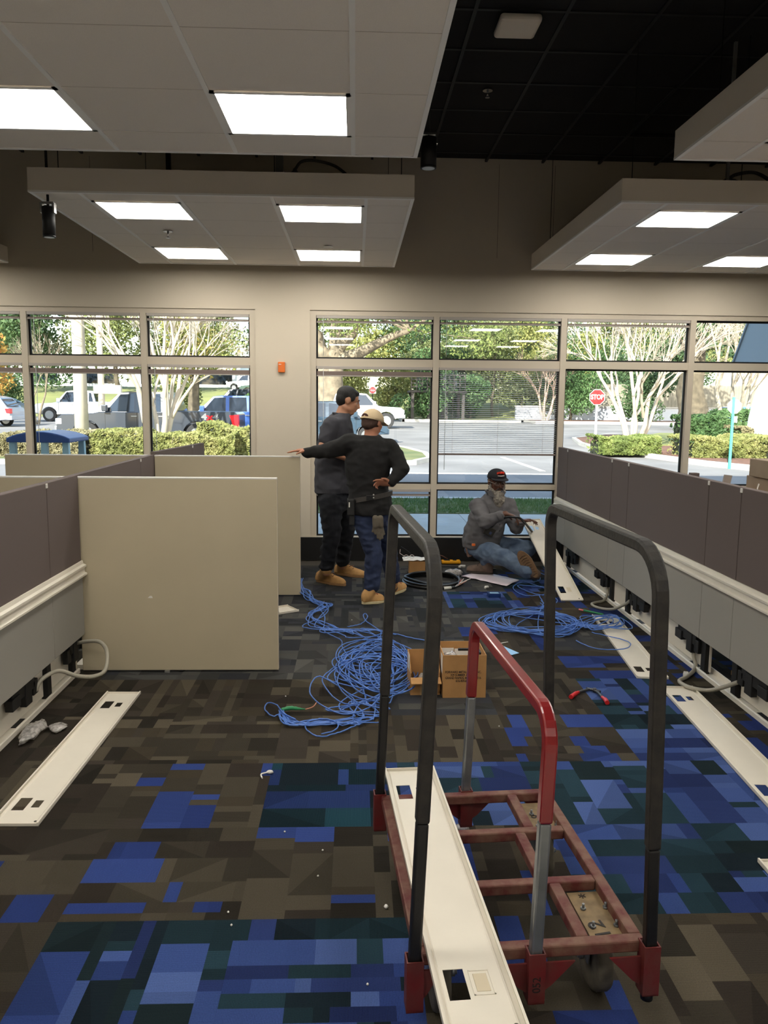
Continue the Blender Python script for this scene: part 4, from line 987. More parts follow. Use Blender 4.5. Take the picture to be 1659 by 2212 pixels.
PANTS1 = mat('black trousers', (17, 19, 26), .9, var=.25, vscale=9, bump=.15, bscale=40)
SWEAT = mat('black sweatshirt', (22, 21, 21), .95, var=.2, vscale=8, bump=.1, bscale=50)
JEAN2 = mat('dark blue jeans', (26, 36, 62), .9, col2=(44, 56, 86), vscale=9, bump=.2, bscale=50)
JEAN3 = mat('faded blue jeans', (66, 82, 104), .9, col2=(96, 112, 132), vscale=8, bump=.2, bscale=45)
SHIRT3 = mat('grey work shirt', (92, 90, 92), .9, var=.1, vscale=9, bump=.15, bscale=40)
TANB = mat('tan suede', (190, 146, 92), .85, var=.08, vscale=25, bump=.1); TANS = mat('tan sole', (156, 118, 78), .8)
BRB = mat('brown boot leather', (92, 74, 62), .7, var=.15, vscale=25); CREAM = mat('cream sole', (205, 190, 150), .7)
# ---- the tall dark-haired man
Y1 = 7.2
p1 = thing('person', 'standing person in charcoal t-shirt and black trousers, looking down to the right', 'person', (-.12, 7.25, 0))
J = dict(neck=at(740, 895, 7.2), shR=at(716, 917, 7.02), shL=at(733, 912, 7.40), elR=at(699, 968, 6.98), elL=at(742, 975, 7.47), wrR=at(752, 990, 7.0), wrL=at(775, 985, 7.28),
         pel=at(722, 1066, 7.22), hipR=at(714, 1080, 7.12), hipL=at(736, 1078, 7.33), knR=at(717, 1152, 7.06), knL=at(748, 1148, 7.42), anR=at(705, 1236, 7.12), anL=at(739, 1222, 7.52), hd=at(752, 867, 7.2))
xx, yy = Vector((1, 0, 0)), Vector((0, 1, 0))
fd = Vector((.93, .12, -.30))
def torso(mb, g, sc=1.0, top=None):
    mb.loft([ring(c, xx, yy, a*sc, b*sc, 20, .9) for c, a, b in g])
bd = MB(); bd.smooth = True
g1 = [(at(724, 1085, 7.22), .12, .15), (at(724, 1050, 7.22), .155, .175), (at(725, 1010, 7.22), .165, .18), (at(726, 965, 7.21), .15, .19), (at(726, 930, 7.21), .135, .205), (at(729, 908, 7.2), .10, .18), (at(738, 894, 7.2), .06, .08)]
torso(bd, g1); caps(bd, J['neck'], at(746, 878, 7.2), .063, .058)
P, fr_, M3 = head(bd, J['hd'], fd, 1.04)
for a, b, c in (('shR', 'elR', 'wrR'), ('shL', 'elL', 'wrL')):
    caps(bd, J[a], J[b], .058, .052); caps(bd, J[b], J[c], .050, .030)
hand(bd, J['wrR'], (.9, .1, -.2), (-.2, .3, -1), (.4, .45, .5, .55)); hand(bd, J['wrL'], (.9, -.2, -.2), (0, -.3, -1), (.4, .45, .5, .55), thumb=-1)
for a, b, c in (('hipR', 'knR', 'anR'), ('hipL', 'knL', 'anL')): caps(bd, J[a], J[b], .085, .055); caps(bd, J[b], J[c], .055, .038)
remesh(bd, 'body', SKIN1, p1, .007, 4); eyes(P, M3, p1, 1.04)
hm = MB(); hm.ell(P(0, -.022, .050), (.085, .098, .080), 20, 14, M3); hm.ell(P(0, -.050, .012), (.076, .066, .078), 16, 12, M3); hm.ell(P(0, .036, .082), (.060, .042, .028), 16, 10, M3)
for sx in (-1, 1): hm.ell(P(sx*.072, .020, .035), (.012, .028, .035), 10, 8, M3)
remesh(hm, 'hair', HAIR, p1, .007, 5)
bw = MB(); bw.smooth = True
for sx in (-1, 1): bw.tube([P(sx*.015, .089, .032), P(sx*.035, .085, .037), P(sx*.052, .072, .032)], .0035, 6)
bw.build('eyebrow', HAIR, p1)
sh = MB(); g = [(at(722, 1064, 7.22), .175, .19), (at(723, 1050, 7.22), .180, .195), (at(724, 1000, 7.22), .183, .20), (at(726, 955, 7.21), .165, .208), (at(727, 925, 7.21), .146, .220), (at(730, 905, 7.2), .112, .195), (at(738, 893, 7.2), .074, .088)]
torso(sh, g)
for a, b in (('shR', 'elR'), ('shL', 'elL')): caps(sh, J[a], J[a].lerp(J[b], .60), .078, .072)
remesh(sh, 'shirt', TEE, p1, .009, 6, wr=.010, wscale=7, seed=3)
tr_ = MB(); torso(tr_, [(at(723, 1100, 7.22), .135, .16), (at(723, 1075, 7.22), .150, .175), (at(723, 1052, 7.22), .155, .178)])
for a, b, c in (('hipR', 'knR', 'anR'), ('hipL', 'knL', 'anL')): caps(tr_, J[a], J[b], .108, .082); caps(tr_, J[b], J[c]+Vector((0, 0, .055)), .080, .068)
remesh(tr_, 'trousers', PANTS1, p1, .009, 6, wr=.012, wscale=8, seed=9)
cr_ = MB(); cr_.smooth = True; q = at(738, 894, 7.2); cr_.tube([q + Vector((.076*math.cos(a), .090*math.sin(a), -.004+.012*-math.cos(a))) for a in [2*PI*i/20 for i in range(21)]], .009, 6); cr_.build('neckband', TEE, p1)
boot(p1, on(684, 1256), on(746, 1266), J['anR']+Vector((0, 0, -.01)), TANB, TANS, mat('tan lace', (120, 80, 50), .8)); boot(p1, on(724, 1240), on(790, 1248), J['anL']+Vector((0, 0, -.01)), TANB, TANS, MATS['tan lace'])
# ---- the man with the pale cap, one arm stretched to the panel
p2 = thing('person', 'person in beige cap, black sweatshirt and jeans, one arm on the panel', 'person', (.2, 6.62, 0))
J = dict(neck=at(801, 945, 6.6), shL=at(756, 958, 6.60), shR=at(843, 969, 6.58), elL=at(712, 973, 6.66), wrL=at(658, 979, 6.74), elR=at(868, 1013, 6.50), wrR=at(842, 1044, 6.43),
         hipL=at(783, 1108, 6.58), hipR=at(822, 1104, 6.64), knL=at(808, 1195, 6.52), knR=at(838, 1185, 6.68), anL=at(803, 1278, 6.50), anR=at(848, 1262, 6.74), hd=at(805, 915, 6.62))
f2 = Vector((.66, .72, -.22))
ax = Vector((.97, -.22, 0)).normalized(); ay = Vector((.22, .97, 0)).normalized()
def torso2(mb, g): mb.loft([ring(c, ax, ay, a, b, 20, .9) for c, a, b in g])
bd = MB(); torso2(bd, [(at(803, 1115, 6.6), .14, .11), (at(800, 1080, 6.6), .145, .11), (at(796, 1040, 6.6), .145, .10), (at(798, 1000, 6.6), .16, .11), (at(800, 970, 6.6), .165, .11), (at(801, 952, 6.6), .12, .09), (at(801, 942, 6.6), .06, .06)])
caps(bd, J['neck'], at(803, 925, 6.61), .058, .055); P, fr_, M3 = head(bd, J['hd'], f2, .96)
caps(bd, J['shL'], J['elL'], .052, .042); caps(bd, J['elL'], J['wrL'], .04, .028); caps(bd, J['shR'], J['elR'], .052, .042); caps(bd, J['elR'], J['wrR'], .04, .028)
hand(bd, at(663, 977, 6.745)+Vector((0, 0, .015)), (-1, .05, -.02), (0, 0, -1), (.12, .10, .12, .15), thumb=1, L=.17)
hand(bd, J['wrR'], (-.96, -.05, .10), (.0, -.75, -.65), (.25, .45, .6, .7), thumb=1, L=.165)
for a, b, c in (('hipL', 'knL', 'anL'), ('hipR', 'knR', 'anR')): caps(bd, J[a], J[b], .08, .052); caps(bd, J[b], J[c], .052, .036)
remesh(bd, 'body', SKIN2, p2, .0065, 3); eyes(P, M3, p2, .96)
hm = MB(); hm.ell(P(0, -.022, .012), (.078, .088, .060), 18, 12, M3); hm.ell(P(0, -.055, -.014), (.066, .050, .050), 14, 10, M3); remesh(hm, 'hair', mat('short dark hair', (70, 48, 38), .8, bump=.3), p2, .007, 2)
CAPB = mat('beige cap cloth', (208, 186, 150), .9, var=.04, vscale=14, bump=.1, bscale=150)
cp = MB(); cp.smooth = True; n = 24; rings = []
for k in range(8):
    th = PI/2*k/7.3; rings.append([P(.095*math.cos(th)*math.cos(a), -.010+.110*math.cos(th)*math.sin(a), .022+.103*math.sin(th)) for a in [2*PI*i/n for i in range(n)]])
cp.loft(rings, cap=True); cp_o = cp.build('cap', CAPB, p2)
MB().ell(P(0, -.010, .126), (.007, .007, .004), 8, 6).build('button', CAPB, cp_o)
br = MB(); bv = []
for i in range(9):
    a = PI*(.18+.64*i/8); bv.append((P(.092*math.cos(a), -.010+.106*math.sin(a), .026), P(.074*math.cos(a)*1.05, .02+.165*math.sin(a), .004+.012*math.sin(a))))
for i in range(8): br.add([bv[i][0], bv[i+1][0], bv[i+1][1], bv[i][1]], [(0, 1, 2, 3)])
bo = br.build('brim', CAPB, cp_o); md = bo.modifiers.new('s', 'SOLIDIFY'); md.thickness = .005
op = MB(); op.prism([(.036*math.cos(PI*i/8), .024*math.sin(PI*i/8)) for i in range(9)], -.003, .003, 'y'); B = M3.to_3x3()
op.v = [tuple(P(v[0]*1.0, -.124+v[1]+ .010*(abs(v[0])/.036)**2 + (v[2] if v[2] > 0 else 0)*.35, .040+v[2])) for v in op.v]
op.build('back_opening', mat('cap opening hair', (70, 40, 34), .9), cp_o)
st = MB(); st.tube([P(.045*math.cos(a)*2.02, -.012+.1115*math.sin(a), .026) for a in [PI*(1.15+.7*i/8) for i in range(9)]], .006, 6); st.build('strap', CAPB, cp_o)
sw = MB(); torso2(sw, [(at(801, 1110, 6.6), .188, .156), (at(800, 1098, 6.6), .186, .154), (at(799, 1083, 6.6), .182, .148), (at(797, 1062, 6.6), .172, .135), (at(793, 1030, 6.6), .176, .13), (at(796, 1000, 6.6), .196, .135), (at(800, 972, 6.6), .19, .13), (at(801, 953, 6.6), .135, .105), (at(801, 940, 6.6), .068, .068)])
caps(sw, J['shL'], J['elL'], .084, .068); caps(sw, J['elL'], J['elL'].lerp(J['wrL'], .93), .066, .042); caps(sw, J['shR'], J['elR'], .080, .062); caps(sw, J['elR'], J['elR'].lerp(J['wrR'], .88), .060, .044)
caps(sw, at(775, 965, 6.6), J['shL'], .095, .078); caps(sw, at(825, 970, 6.6), J['shR'], .095, .078)
remesh(sw, 'sweatshirt', SWEAT, p2, .009, 5, wr=.009, wscale=8, seed=4)
jn = MB(); torso2(jn, [(at(803, 1135, 6.6), .13, .125), (at(801, 1112, 6.6), .165, .132), (at(800, 1090, 6.6), .155, .12)])
for a, b, c in (('hipL', 'knL', 'anL'), ('hipR', 'knR', 'anR')): caps(jn, J[a], J[b], .102, .074); caps(jn, J[b], J[c]+Vector((0, 0, .055)), .074, .064)
remesh(jn, 'jeans', JEAN2, p2, .009, 5, wr=.010, wscale=10, seed=6)
bt = MB(); bt.loft([ring(at(799, 1078, 6.6), (ax + Vector((0, 0, .20))).normalized(), ay, .192, .153, 28), ring(at(799, 1068, 6.6), (ax + Vector((0, 0, .20))).normalized(), ay, .192, .153, 28)], cap=True)
b_ = bt.build('tool_belt', mat('black webbing', (62, 58, 54), .7), p2)
c_ = at(799, 1075, 6.45); MB().box((c_.x-.03, c_.y-.006, c_.z-.022), (c_.x+.03, c_.y+.008, c_.z+.02)).build('buckle', BLACKM, b_, .004)
for z in (.012, -.012): q = at(807, 1072, 6.44); MB().ell((q.x, q.y-.0, q.z+z), (.006, .004, .006), 8, 6).build('rivet', WHITEP, b_)
pc = at(758, 1100, 6.48); t = MB().box((pc.x-.028, pc.y-.03, pc.z-.05), (pc.x+.03, pc.y+.03, pc.z+.085)).build('pouch', mat('black pouch', (26, 25, 24), .7), b_, .01)
MB().box((pc.x-.018, pc.y-.036, pc.z+.02), (pc.x-.008, pc.y-.0305, pc.z+.06)).build('pouch_label', WHITEP, t); MB().box((pc.x-.012, pc.y-.02, pc.z-.13), (pc.x+.03, pc.y+.02, pc.z-.045)).build('tool_sheath', MATS['black pouch'], t, .008)
GLV = mat('grey work glove', (92, 84, 72), .9, var=.15)
gp = at(816, 1122, 6.42); t = thing('work_gloves', 'grey work gloves hanging from the back pocket of the jeans', 'gloves', gp)
gm = MB(); caps(gm, gp+Vector((-.02, 0, .01)), gp+Vector((-.018, -.005, -.055)), .026, .024); caps(gm, gp+Vector((.02, .0, .01)), gp+Vector((.024, -.005, -.05)), .026, .024)
for dx, dz in ((-.036, -.10), (-.018, -.115), (0, -.15), (.016, -.165), (.034, -.15), (.046, -.12)): caps(gm, gp+Vector((dx*.75, -.004, -.05)), gp+Vector((dx*1.15, -.006-.01*(dz < -.13), dz)), .011, .009)
remesh(gm, 'gloves', GLV, t, .006, 2)
RL = mat('red lace', (150, 40, 50), .7)
b1 = boot(p2, on(782, 1305), on(829, 1300), J['anL'], TANB, CREAM, RL, shaft=.050); b2 = boot(p2, on(838, 1288), on(874, 1272), J['anR'], TANB, CREAM, RL, shaft=.050)
for b_o, (hx, hy) in ((b1, (784, 1300)), (b2, (838, 1285))):
    q = on(hx, hy); mb = MB(); mb.ell((q.x+.035, q.y+.0, .065), (.052, .050, .042), 14, 10); mb.build('heel_counter', BRB, b_o)
# ---- the seated man with the grey beard
p3 = thing('person', 'seated person with long grey beard, black cap, grey work shirt, jeans', 'person', (1.25, 7.75, 0))
J = dict(pel=at(1040, 1182, 7.78), neck=at(1068, 1068, 7.72), shR=at(1032, 1092, 7.66), shL=at(1098, 1092, 7.74), elR=at(1047, 1128, 7.48), wrR=at(1092, 1110, 7.40), elL=at(1116, 1140, 7.62), wrL=at(1126, 1126, 7.55),
         hipR=at(1040, 1188, 7.70), hipL=at(1062, 1178, 7.82), knR=at(1092, 1205, 7.33), knL=at(1139, 1186, 7.62), anR=at(1138, 1236, 7.12), anL=at(1050, 1211, 7.62), hd=at(1073, 1042, 7.68))
f3 = Vector((.20, -.97, -.10))
bd = MB()
def torso3(mb, g): mb.loft([ring(c, xx, yy, a, b, 20, .9) for c, a, b in g])
torso3(bd, [(at(1040, 1186, 7.78), .15, .13), (at(1042, 1165, 7.76), .16, .14), (at(1048, 1130, 7.74), .16, .13), (at(1060, 1095, 7.72), .15, .12), (at(1066, 1078, 7.72), .11, .09), (at(1068, 1066, 7.72), .06, .06)])
caps(bd, J['neck'], at(1072, 1052, 7.71), .06, .056); P, fr_, M3 = head(bd, J['hd'], f3, 1.0)
for a, b, c in (('shR', 'elR', 'wrR'), ('shL', 'elL', 'wrL')): caps(bd, J[a], J[b], .056, .045); caps(bd, J[b], J[c], .043, .030)
hand(bd, J['wrR'], (.90, -.05, -.28), (.1, -.2, -1), (.35, .45, .55, .7), thumb=1, L=.19)
hand(bd, J['wrL'], (.95, -.1, .16), (.1, -.3, -1), (.25, .4, .5, .6), thumb=-1, L=.18)
for a, b, c in (('hipR', 'knR', 'anR'), ('hipL', 'knL', 'anL')): caps(bd, J[a], J[b], .085, .055); caps(bd, J[b], J[c], .055, .038)
remesh(bd, 'body', SKIN3, p3, .0065, 3); eyes(P, M3, p3)
BEARD = mat('grey beard', (160, 153, 140), .9, col2=(104, 97, 90), vscale=30, bump=.8, bscale=120)
bm_ = MB(); bm_.ell(P(0, .068, -.098), (.062, .048, .040), 16, 10, M3); bm_.ell(P(0, .082, -.150), (.058, .040, .070), 16, 12, M3); bm_.ell(P(.0, .080, -.205), (.040, .030, .050), 14, 10, M3)
for sx in (-1, 1): bm_.ell(P(sx*.070, .010, -.048), (.012, .030, .042), 12, 8, M3); bm_.ell(P(sx*.058, .036, -.085), (.022, .034, .036), 12, 8, M3)
remesh(bm_, 'beard', BEARD, p3, .0065, 2, wr=.006, wscale=26, seed=1)
mo = MB(); mo.smooth = True
for sx in (-1, 1): mo.tube([P(sx*.004, .100, -.041), P(sx*.022, .094, -.046), P(sx*.038, .078, -.066)], [.006, .007, .005], 8)
mo.build('moustache', mat('dark grey moustache', (60, 54, 50), .9), p3)
hm = MB(); hm.ell(P(0, -.022, .018), (.082, .090, .070), 18, 12, M3); remesh(hm, 'hair', mat('greying hair', (64, 60, 58), .9, bump=.4), p3, .007, 2)
CAPK = mat('black cap cloth', (18, 18, 24), .85, bump=.1, bscale=150)
cp = MB(); cp.smooth = True; rings = []
for k in range(8):
    th = PI/2*k/7.3; rings.append([P(.092*math.cos(th)*math.cos(a), -.008+.104*math.cos(th)*math.sin(a), .044+.090*math.sin(th)**.9) for a in [2*PI*i/24 for i in range(24)]])
cp.loft(rings); cpo = cp.build('cap', CAPK, p3)
br = MB(); bv = []
for i in range(9):
    a = PI*(.16+.68*i/8); bv.append((P(.088*math.cos(a), -.008+.100*math.sin(a), .048), P(.092*math.cos(a), .01+.165*math.sin(a), .034+.010*math.sin(a))))
for i in range(8): br.add([bv[i][0], bv[i+1][0], bv[i+1][1], bv[i][1]], [(0, 1, 2, 3)])
bo = br.build('brim', CAPK, cpo); md = bo.modifiers.new('s', 'SOLIDIFY'); md.thickness = .006
OR = mat('orange embroidery', (230, 62, 34), .8)
em = MB()
for i in range(6):
    x = -.032+.0125*i; zt = .104+.006*math.sin(PI*i/5); em.ell(P(x, .088-.9*x*x*8, zt), (.0062, .010, .013), 8, 6, M3)
em.build('cap_emblem', OR, cpo); MB().tube([P(-.034, .094, .082), P(0, .102, .080), P(.032, .095, .082)], .004, 6).build('emblem_underline', mat('white thread', (215, 205, 200), .8), cpo)
gs = thing('eyeglasses', 'eyeglasses worn by the seated bearded man', 'glasses', J['hd'])
GM = mat('glasses metal', (150, 140, 130), .3, metal=.6)
for sx in (-1, 1):
    MB().tube(smooth_path([P(sx*.033+.024*math.cos(a), .096, .004+.017*math.sin(a)) for a in [2*PI*i/10 for i in range(10)]], 2, True), .0018, 6).build('rim', GM, gs)
    MB().tube([P(sx*.058, .094, .008), P(sx*.082, .03, .012), P(sx*.086, -.01, .01)], .0022, 6).build('temple', GM, gs)
MB().tube([P(-.01, .097, .006), P(.01, .097, .006)], .0018, 6).build('bridge', GM, gs)
sh = MB(); torso3(sh, [(at(1040, 1182, 7.77), .185, .165), (at(1041, 1166, 7.76), .190, .175), (at(1046, 1140, 7.74), .192, .168), (at(1055, 1112, 7.73), .185, .150), (at(1062, 1092, 7.72), .168, .135), (at(1066, 1076, 7.72), .12, .10), (at(1068, 1064, 7.72), .072, .070)])
for a, b, c in (('shR', 'elR', 'wrR'), ('shL', 'elL', 'wrL')): caps(sh, J[a], J[b], .082, .066); caps(sh, J[b], J[b].lerp(J[c], .80), .062, .045)
remesh(sh, 'shirt', SHIRT3, p3, .009, 5, wr=.010, wscale=8, seed=12)
bp_ = at(1078, 1120, 7.56); pk = MB()
for z in (.06, .0, -.06, -.12): pk.ell((bp_.x+.01, bp_.y+.0, bp_.z+z), (.005, .004, .005), 6, 5)
pk.build('shirt_button', BLACKM, p3)
jn = MB(); torso3(jn, [(at(1040, 1196, 7.77), .16, .14), (at(1040, 1180, 7.77), .175, .155), (at(1041, 1165, 7.77), .165, .15)])
for a, b, c in (('hipR', 'knR', 'anR'), ('hipL', 'knL', 'anL')): caps(jn, J[a], J[b], .105, .082); caps(jn, J[b], J[c], .080, .062)
for i, v in enumerate(jn.v): jn.v[i] = (v[0], v[1], max(v[2], .008))
remesh(jn, 'jeans', JEAN3, p3, .009, 5, wr=.009, wscale=9, seed=2)
an = J['anR']
def sole_up(parent, c, f, L=.29):
    """boot seen sole-first: f = direction the sole faces"""
    f = Vector(f).normalized(); up = Vector((-.62, 0, .80)); s = f.cross(up).normalized(); up = s.cross(f).normalized()
    mb = MB(); rings = []
    prof = lambda k: [c + up*(L*(.5-.5*math.cos(PI*i/9))-L*.28) + s*(1 if i >= 0 else 1)*(.060 if i > 4 else .052)*math.sin(PI*i/9)*k for i in range(10)] + [c + up*(L*(.5-.5*math.cos(PI*i/9))-L*.28) - s*(.060 if i > 4 else .052)*math.sin(PI*i/9)*k for i in range(8, 0, -1)]
    so2 = MB(); n = 18; P0 = prof(1.0); so2.loft([P0, [p - f*.024 for p in P0]]); return so2, s, up, f
cB = at(1149, 1232, 7.08); so2, s_, up_, ff = sole_up(p3, cB, (-.30, -.95, .12))
bo3 = MB(); caps(bo3, cB - ff*.05 - up_*.05, an, .050, .052); bo3.loft([ring(cB - ff*.02 + up_*.03, s_, up_, .042, .13, 16), ring(cB - ff*.07 + up_*.02, s_, up_, .042, .10, 16), ring(cB - ff*.11 - up_*.0, s_, up_, .036, .06, 16)])
b3 = remesh(bo3, 'boot', BRB, p3, .008, 3); so2.build('sole', mat('brown lug sole', (112, 84, 56), .8, var=.12, vscale=40), b3, .004)
lg = MB()
for k in range(-3, 8):
    q = cB + up_*(L_ := .024)*k + ff*.002; w_ = .030 if k > 1 else .024
    if -3 < k < 7: lg.tube([q - s_*w_, q + up_*.008 + ff*.001, q + s_*w_], .004, 4)
lg.build('tread', mat('sole tread', (90, 66, 44), .85), b3)
boot(p3, Vector((1.34, 7.60, .012)), Vector((1.09, 7.66, .02)), J['anL']+Vector((.03, 0, .0)), BRB, mat('dark sole', (52, 44, 36), .8), BLACKM)
# collar, cuffs, pocket and placket of the work shirt
cl = MB(); nk = at(1068, 1066, 7.70)
for sx in (-1, 1): cl.prism([(nk.x+sx*.01, nk.z-.035), (nk.x+sx*.075, nk.z-.01), (nk.x+sx*.085, nk.z+.03), (nk.x+sx*.05, nk.z+.045)], nk.y-.105, nk.y-.09, 'y')
cl.tube([nk + Vector((.082*math.cos(a), .085*math.sin(a), .022)) for a in [PI*(-.15+1.3*i/10) for i in range(11)]], .014, 6)
cl.build('collar', SHIRT3, p3, .004)
for w_, e_ in (('wrR', 'elR'), ('wrL', 'elL')): q = J[e_].lerp(J[w_], .80); d_ = (J[w_]-J[e_]).normalized(); MB().cyl(q-d_*.03, q+d_*.012, .051, 16, .048).build('cuff', SHIRT3, p3, .004)
# pouch at the hip, marker, radio on a strap
q = at(1010, 1185, 7.72)
t = MB().prism([(q.x-.035, q.z+.06), (q.x+.03, q.z+.07), (q.x+.045, q.z-.07), (q.x+.0, q.z-.085)], q.y-.03, q.y+.03, 'y').build('hip_pouch', mat('tan leather pouch', (120, 92, 78), .8), p3, .008)
q = at(1022, 1177, 7.58); MB().box((q.x-.012, q.y-.012, q.z-.01), (q.x+.02, q.y+.012, q.z+.012)).build('orange_marker', ORB, p3, .003)
q = at(1057, 1148, 7.52); t = thing('cable_clamp', 'dark metal junction box on the black cable held before the seated man', 'junction box', q)
Mq = Matrix.Translation(q) @ Euler((.2, .45, .1)).to_matrix().to_4x4(); MB().box((-.05, -.015, -.04), (.05, .015, .045), Mq).build('shell', mat('dark bronze box', (62, 58, 50), .5, metal=.3), t, .004); MB().box((-.0, -.0175, -.02), (.025, -.0155, .008), Mq).build('bright_patch', CHROME, t)
mb = MB(); mb.smooth = True
tag(mb.tube(smooth_path([at(1062, 1138, 7.5), at(1078, 1124, 7.44), at(1095, 1117, 7.37), at(1112, 1117, 7.36), at(1124, 1120, 7.38), at(1136, 1132, 7.5), at(1150, 1150, 7.70), at(1158, 1166, 7.9)], 6), .011, 8).build('black_cable', BC, None, loc=at(1112, 1117, 7.36)), 'thick black cable threaded by the seated man through the raised cover', 'cable')
# ================================================================ OUTSIDE
ASPH = mat('asphalt', (118, 116, 114), .9, var=.22, vscale=.35, bump=.1, bscale=30, detail=9)
CONC = mat('concrete', (176, 172, 164), .85, var=.08, vscale=2, detail=6)
GRASSM = mat('lawn ground', (74, 88, 46), .95, col2=(112, 112, 70), vscale=.8, detail=8)
DRYG = mat('sunny bank grass', (128, 130, 74), .95, col2=(100, 108, 62), vscale=.25, detail=8)
MULCH = mat('bark mulch', (120, 84, 66), .95, col2=(84, 58, 46), vscale=6, detail=9)
g = MB(); xs_ = [-130, -60, -30, -15, 0, 15, 30, 60, 130]; ysl = [8.45, 20, 30, 40, 50, 59]
for j, y in enumerate(ysl):
    for x in xs_: g.v.append((x, y, gz(y)))
n_ = len(xs_)
for j in range(len(ysl)-1):
    for i in range(n_-1): g.f.append([j*n_+i, j*n_+i+1, (j+1)*n_+i+1, (j+1)*n_+i]); g.m.append(0); g.sm.append(False)
o = g.build('parking_lot', ASPH, None, loc=(0, 30, 0)); o['kind'] = 'structure'
g = MB(); ysl = [59, 60, 64, 70, 78, 86, 140]
for y in ysl:
    for x in xs_: g.v.append((x, y, gz(y)))
for j in range(len(ysl)-1):
    for i in range(n_-1): g.f.append([j*n_+i, j*n_+i+1, (j+1)*n_+i+1, (j+1)*n_+i]); g.m.append(0); g.sm.append(False)
o = g.build('grass_bank', DRYG, None, loc=(0, 80, 0)); o['kind'] = 'structure'
sw_ = tag(MB().box((-30, 8.5, 0), (30, 11.5, .055)).build('sidewalk_base', CONC, None, loc=(0, 10, 0)), kind='structure')
for i in range(-9, 10): MB().box((i*1.5+.006, 8.52, .055), (i*1.5+1.494, 11.48, .062)).build('paving_slab', CONC, sw_)
tag(MB().box((-30, 11.5, 0), (30, 13.2, .07)).build('grass_strip', GRASSM, None, loc=(0, 12.4, 0)), kind='structure')
tag(MB().box((-30, 13.2, 0), (30, 13.35, .09)).build('road_kerb', CONC, None, loc=(0, 13.3, 0)), kind='structure')
# blades of the grass strip
LG = leafmat('grass blades', ['3c5630', '587440', '7a845a'])
rg = random.Random(2); mb = MB()
for i in range(14000):
    x, y = rg.uniform(-1, 5.2) if i < 11000 else rg.uniform(-8, 9), rg.uniform(11.5, 13.2); a = rg.uniform(0, PI); h = rg.uniform(.02, .065); w = .008
    mb.add([(x-w*math.cos(a), y-w*math.sin(a), .07), (x+w*math.cos(a), y+w*math.sin(a), .07), (x+rg.uniform(-.03, .03), y+rg.uniform(-.03, .03), .07+h)], [(0, 1, 2)])
tag(mb.build('grass', LG, None, loc=(0, 12.4, .07), fix=False), 'green grass growing between sidewalk and road', 'grass', kind='stuff')
# painted lines
PAINT = mat('road paint', (225, 225, 220), .7)
def stripe(a, b, w, lab):
    a, b = Vector(a), Vector(b); d = (b-a).normalized(); s = Vector((d.y, -d.x, 0))*w/2
    z = gz((a.y+b.y)/2)+.006
    tag(MB().prism([(a+s)[:2], (b+s)[:2], (b-s)[:2], (a-s)[:2]], z-.004, z).build('road_line', PAINT, None, loc=(*((a+b)/2)[:2], z)), lab, 'road marking')
stripe((-2, 18.4, 0), (6.4, 18.2, 0), .18, 'long white road line parallel to the window')
p_, q_ = ong(1085, 988), ong(1172, 1018); stripe(p_, q_, .14, 'diagonal white road line beyond the seated man')
stripe((-22, 19.5, 0), (-9, 19.6, 0), .16, 'white road line behind the blue litter shelter')
# planted islands
def island(name_, pts, top, kerb=.12, zz=None):
    k = len(pts); c = Vector((sum(p[0] for p in pts)/k, sum(p[1] for p in pts)/k, 0)); z0 = gz(c.y)
    root = tag(MB().prism([tuple((Vector((*p, 0))*1.0 - c)*.985 + c)[:2] for p in pts], z0-.3, z0+kerb-.02).build(name_, top, None, loc=(c.x, c.y, z0)), kind='structure')
    for i in range(k):
        a, b = Vector((*pts[i], 0)), Vector((*pts[(i+1) % k], 0)); d = (b-a); L = d.length
        if L < .05: continue
        d.normalize(); s = Vector((-d.y, d.x, 0))
        if s.dot(c-a) < 0: s = -s
        q = [a, b, b+s*.16, a+s*.16]; MB().prism([v[:2] for v in q], z0-.2, z0+kerb).build('kerb', CONC, root)
    return root
island('planted_island', [(-26, 20.2), (.6, 20.2), (1.6, 20.8), (2.15, 22.2), (2.2, 24.5), (1.7, 27.5), (1.0, 29.5), (-1.5, 29.5), (-2.2, 26.6), (-26, 26.6)], GRASSM)
A_ = [ong(1235, 948), ong(1250, 962), ong(1290, 975), ong(1400, 990), ong(1520, 1007), ong(1659, 1022)]
ip = [tuple(a[:2]) for a in A_] + [(24, 17.4), (30, 17.4), (30, 44), (26, 46), (16, 43.5), (13, 41)]
island('planted_island', ip, MULCH, .13)
p0 = [(12.2, 35.5), (10.5, 29.5), (14, 29), (17, 31), (24, 34), (26, 42), (16, 42)]
tag(MB().prism(p0, .1, .2).build('lawn_patch', DRYG, None, loc=(16, 36, .1)), kind='structure')
island('mulch_verge', [(12, 53.5), (60, 52), (60, 60), (12, 60)], MULCH, .15)
island('grass_verge', [(3.2, 55), (11.5, 55), (11.5, 61), (3.2, 61)], GRASSM, .15)

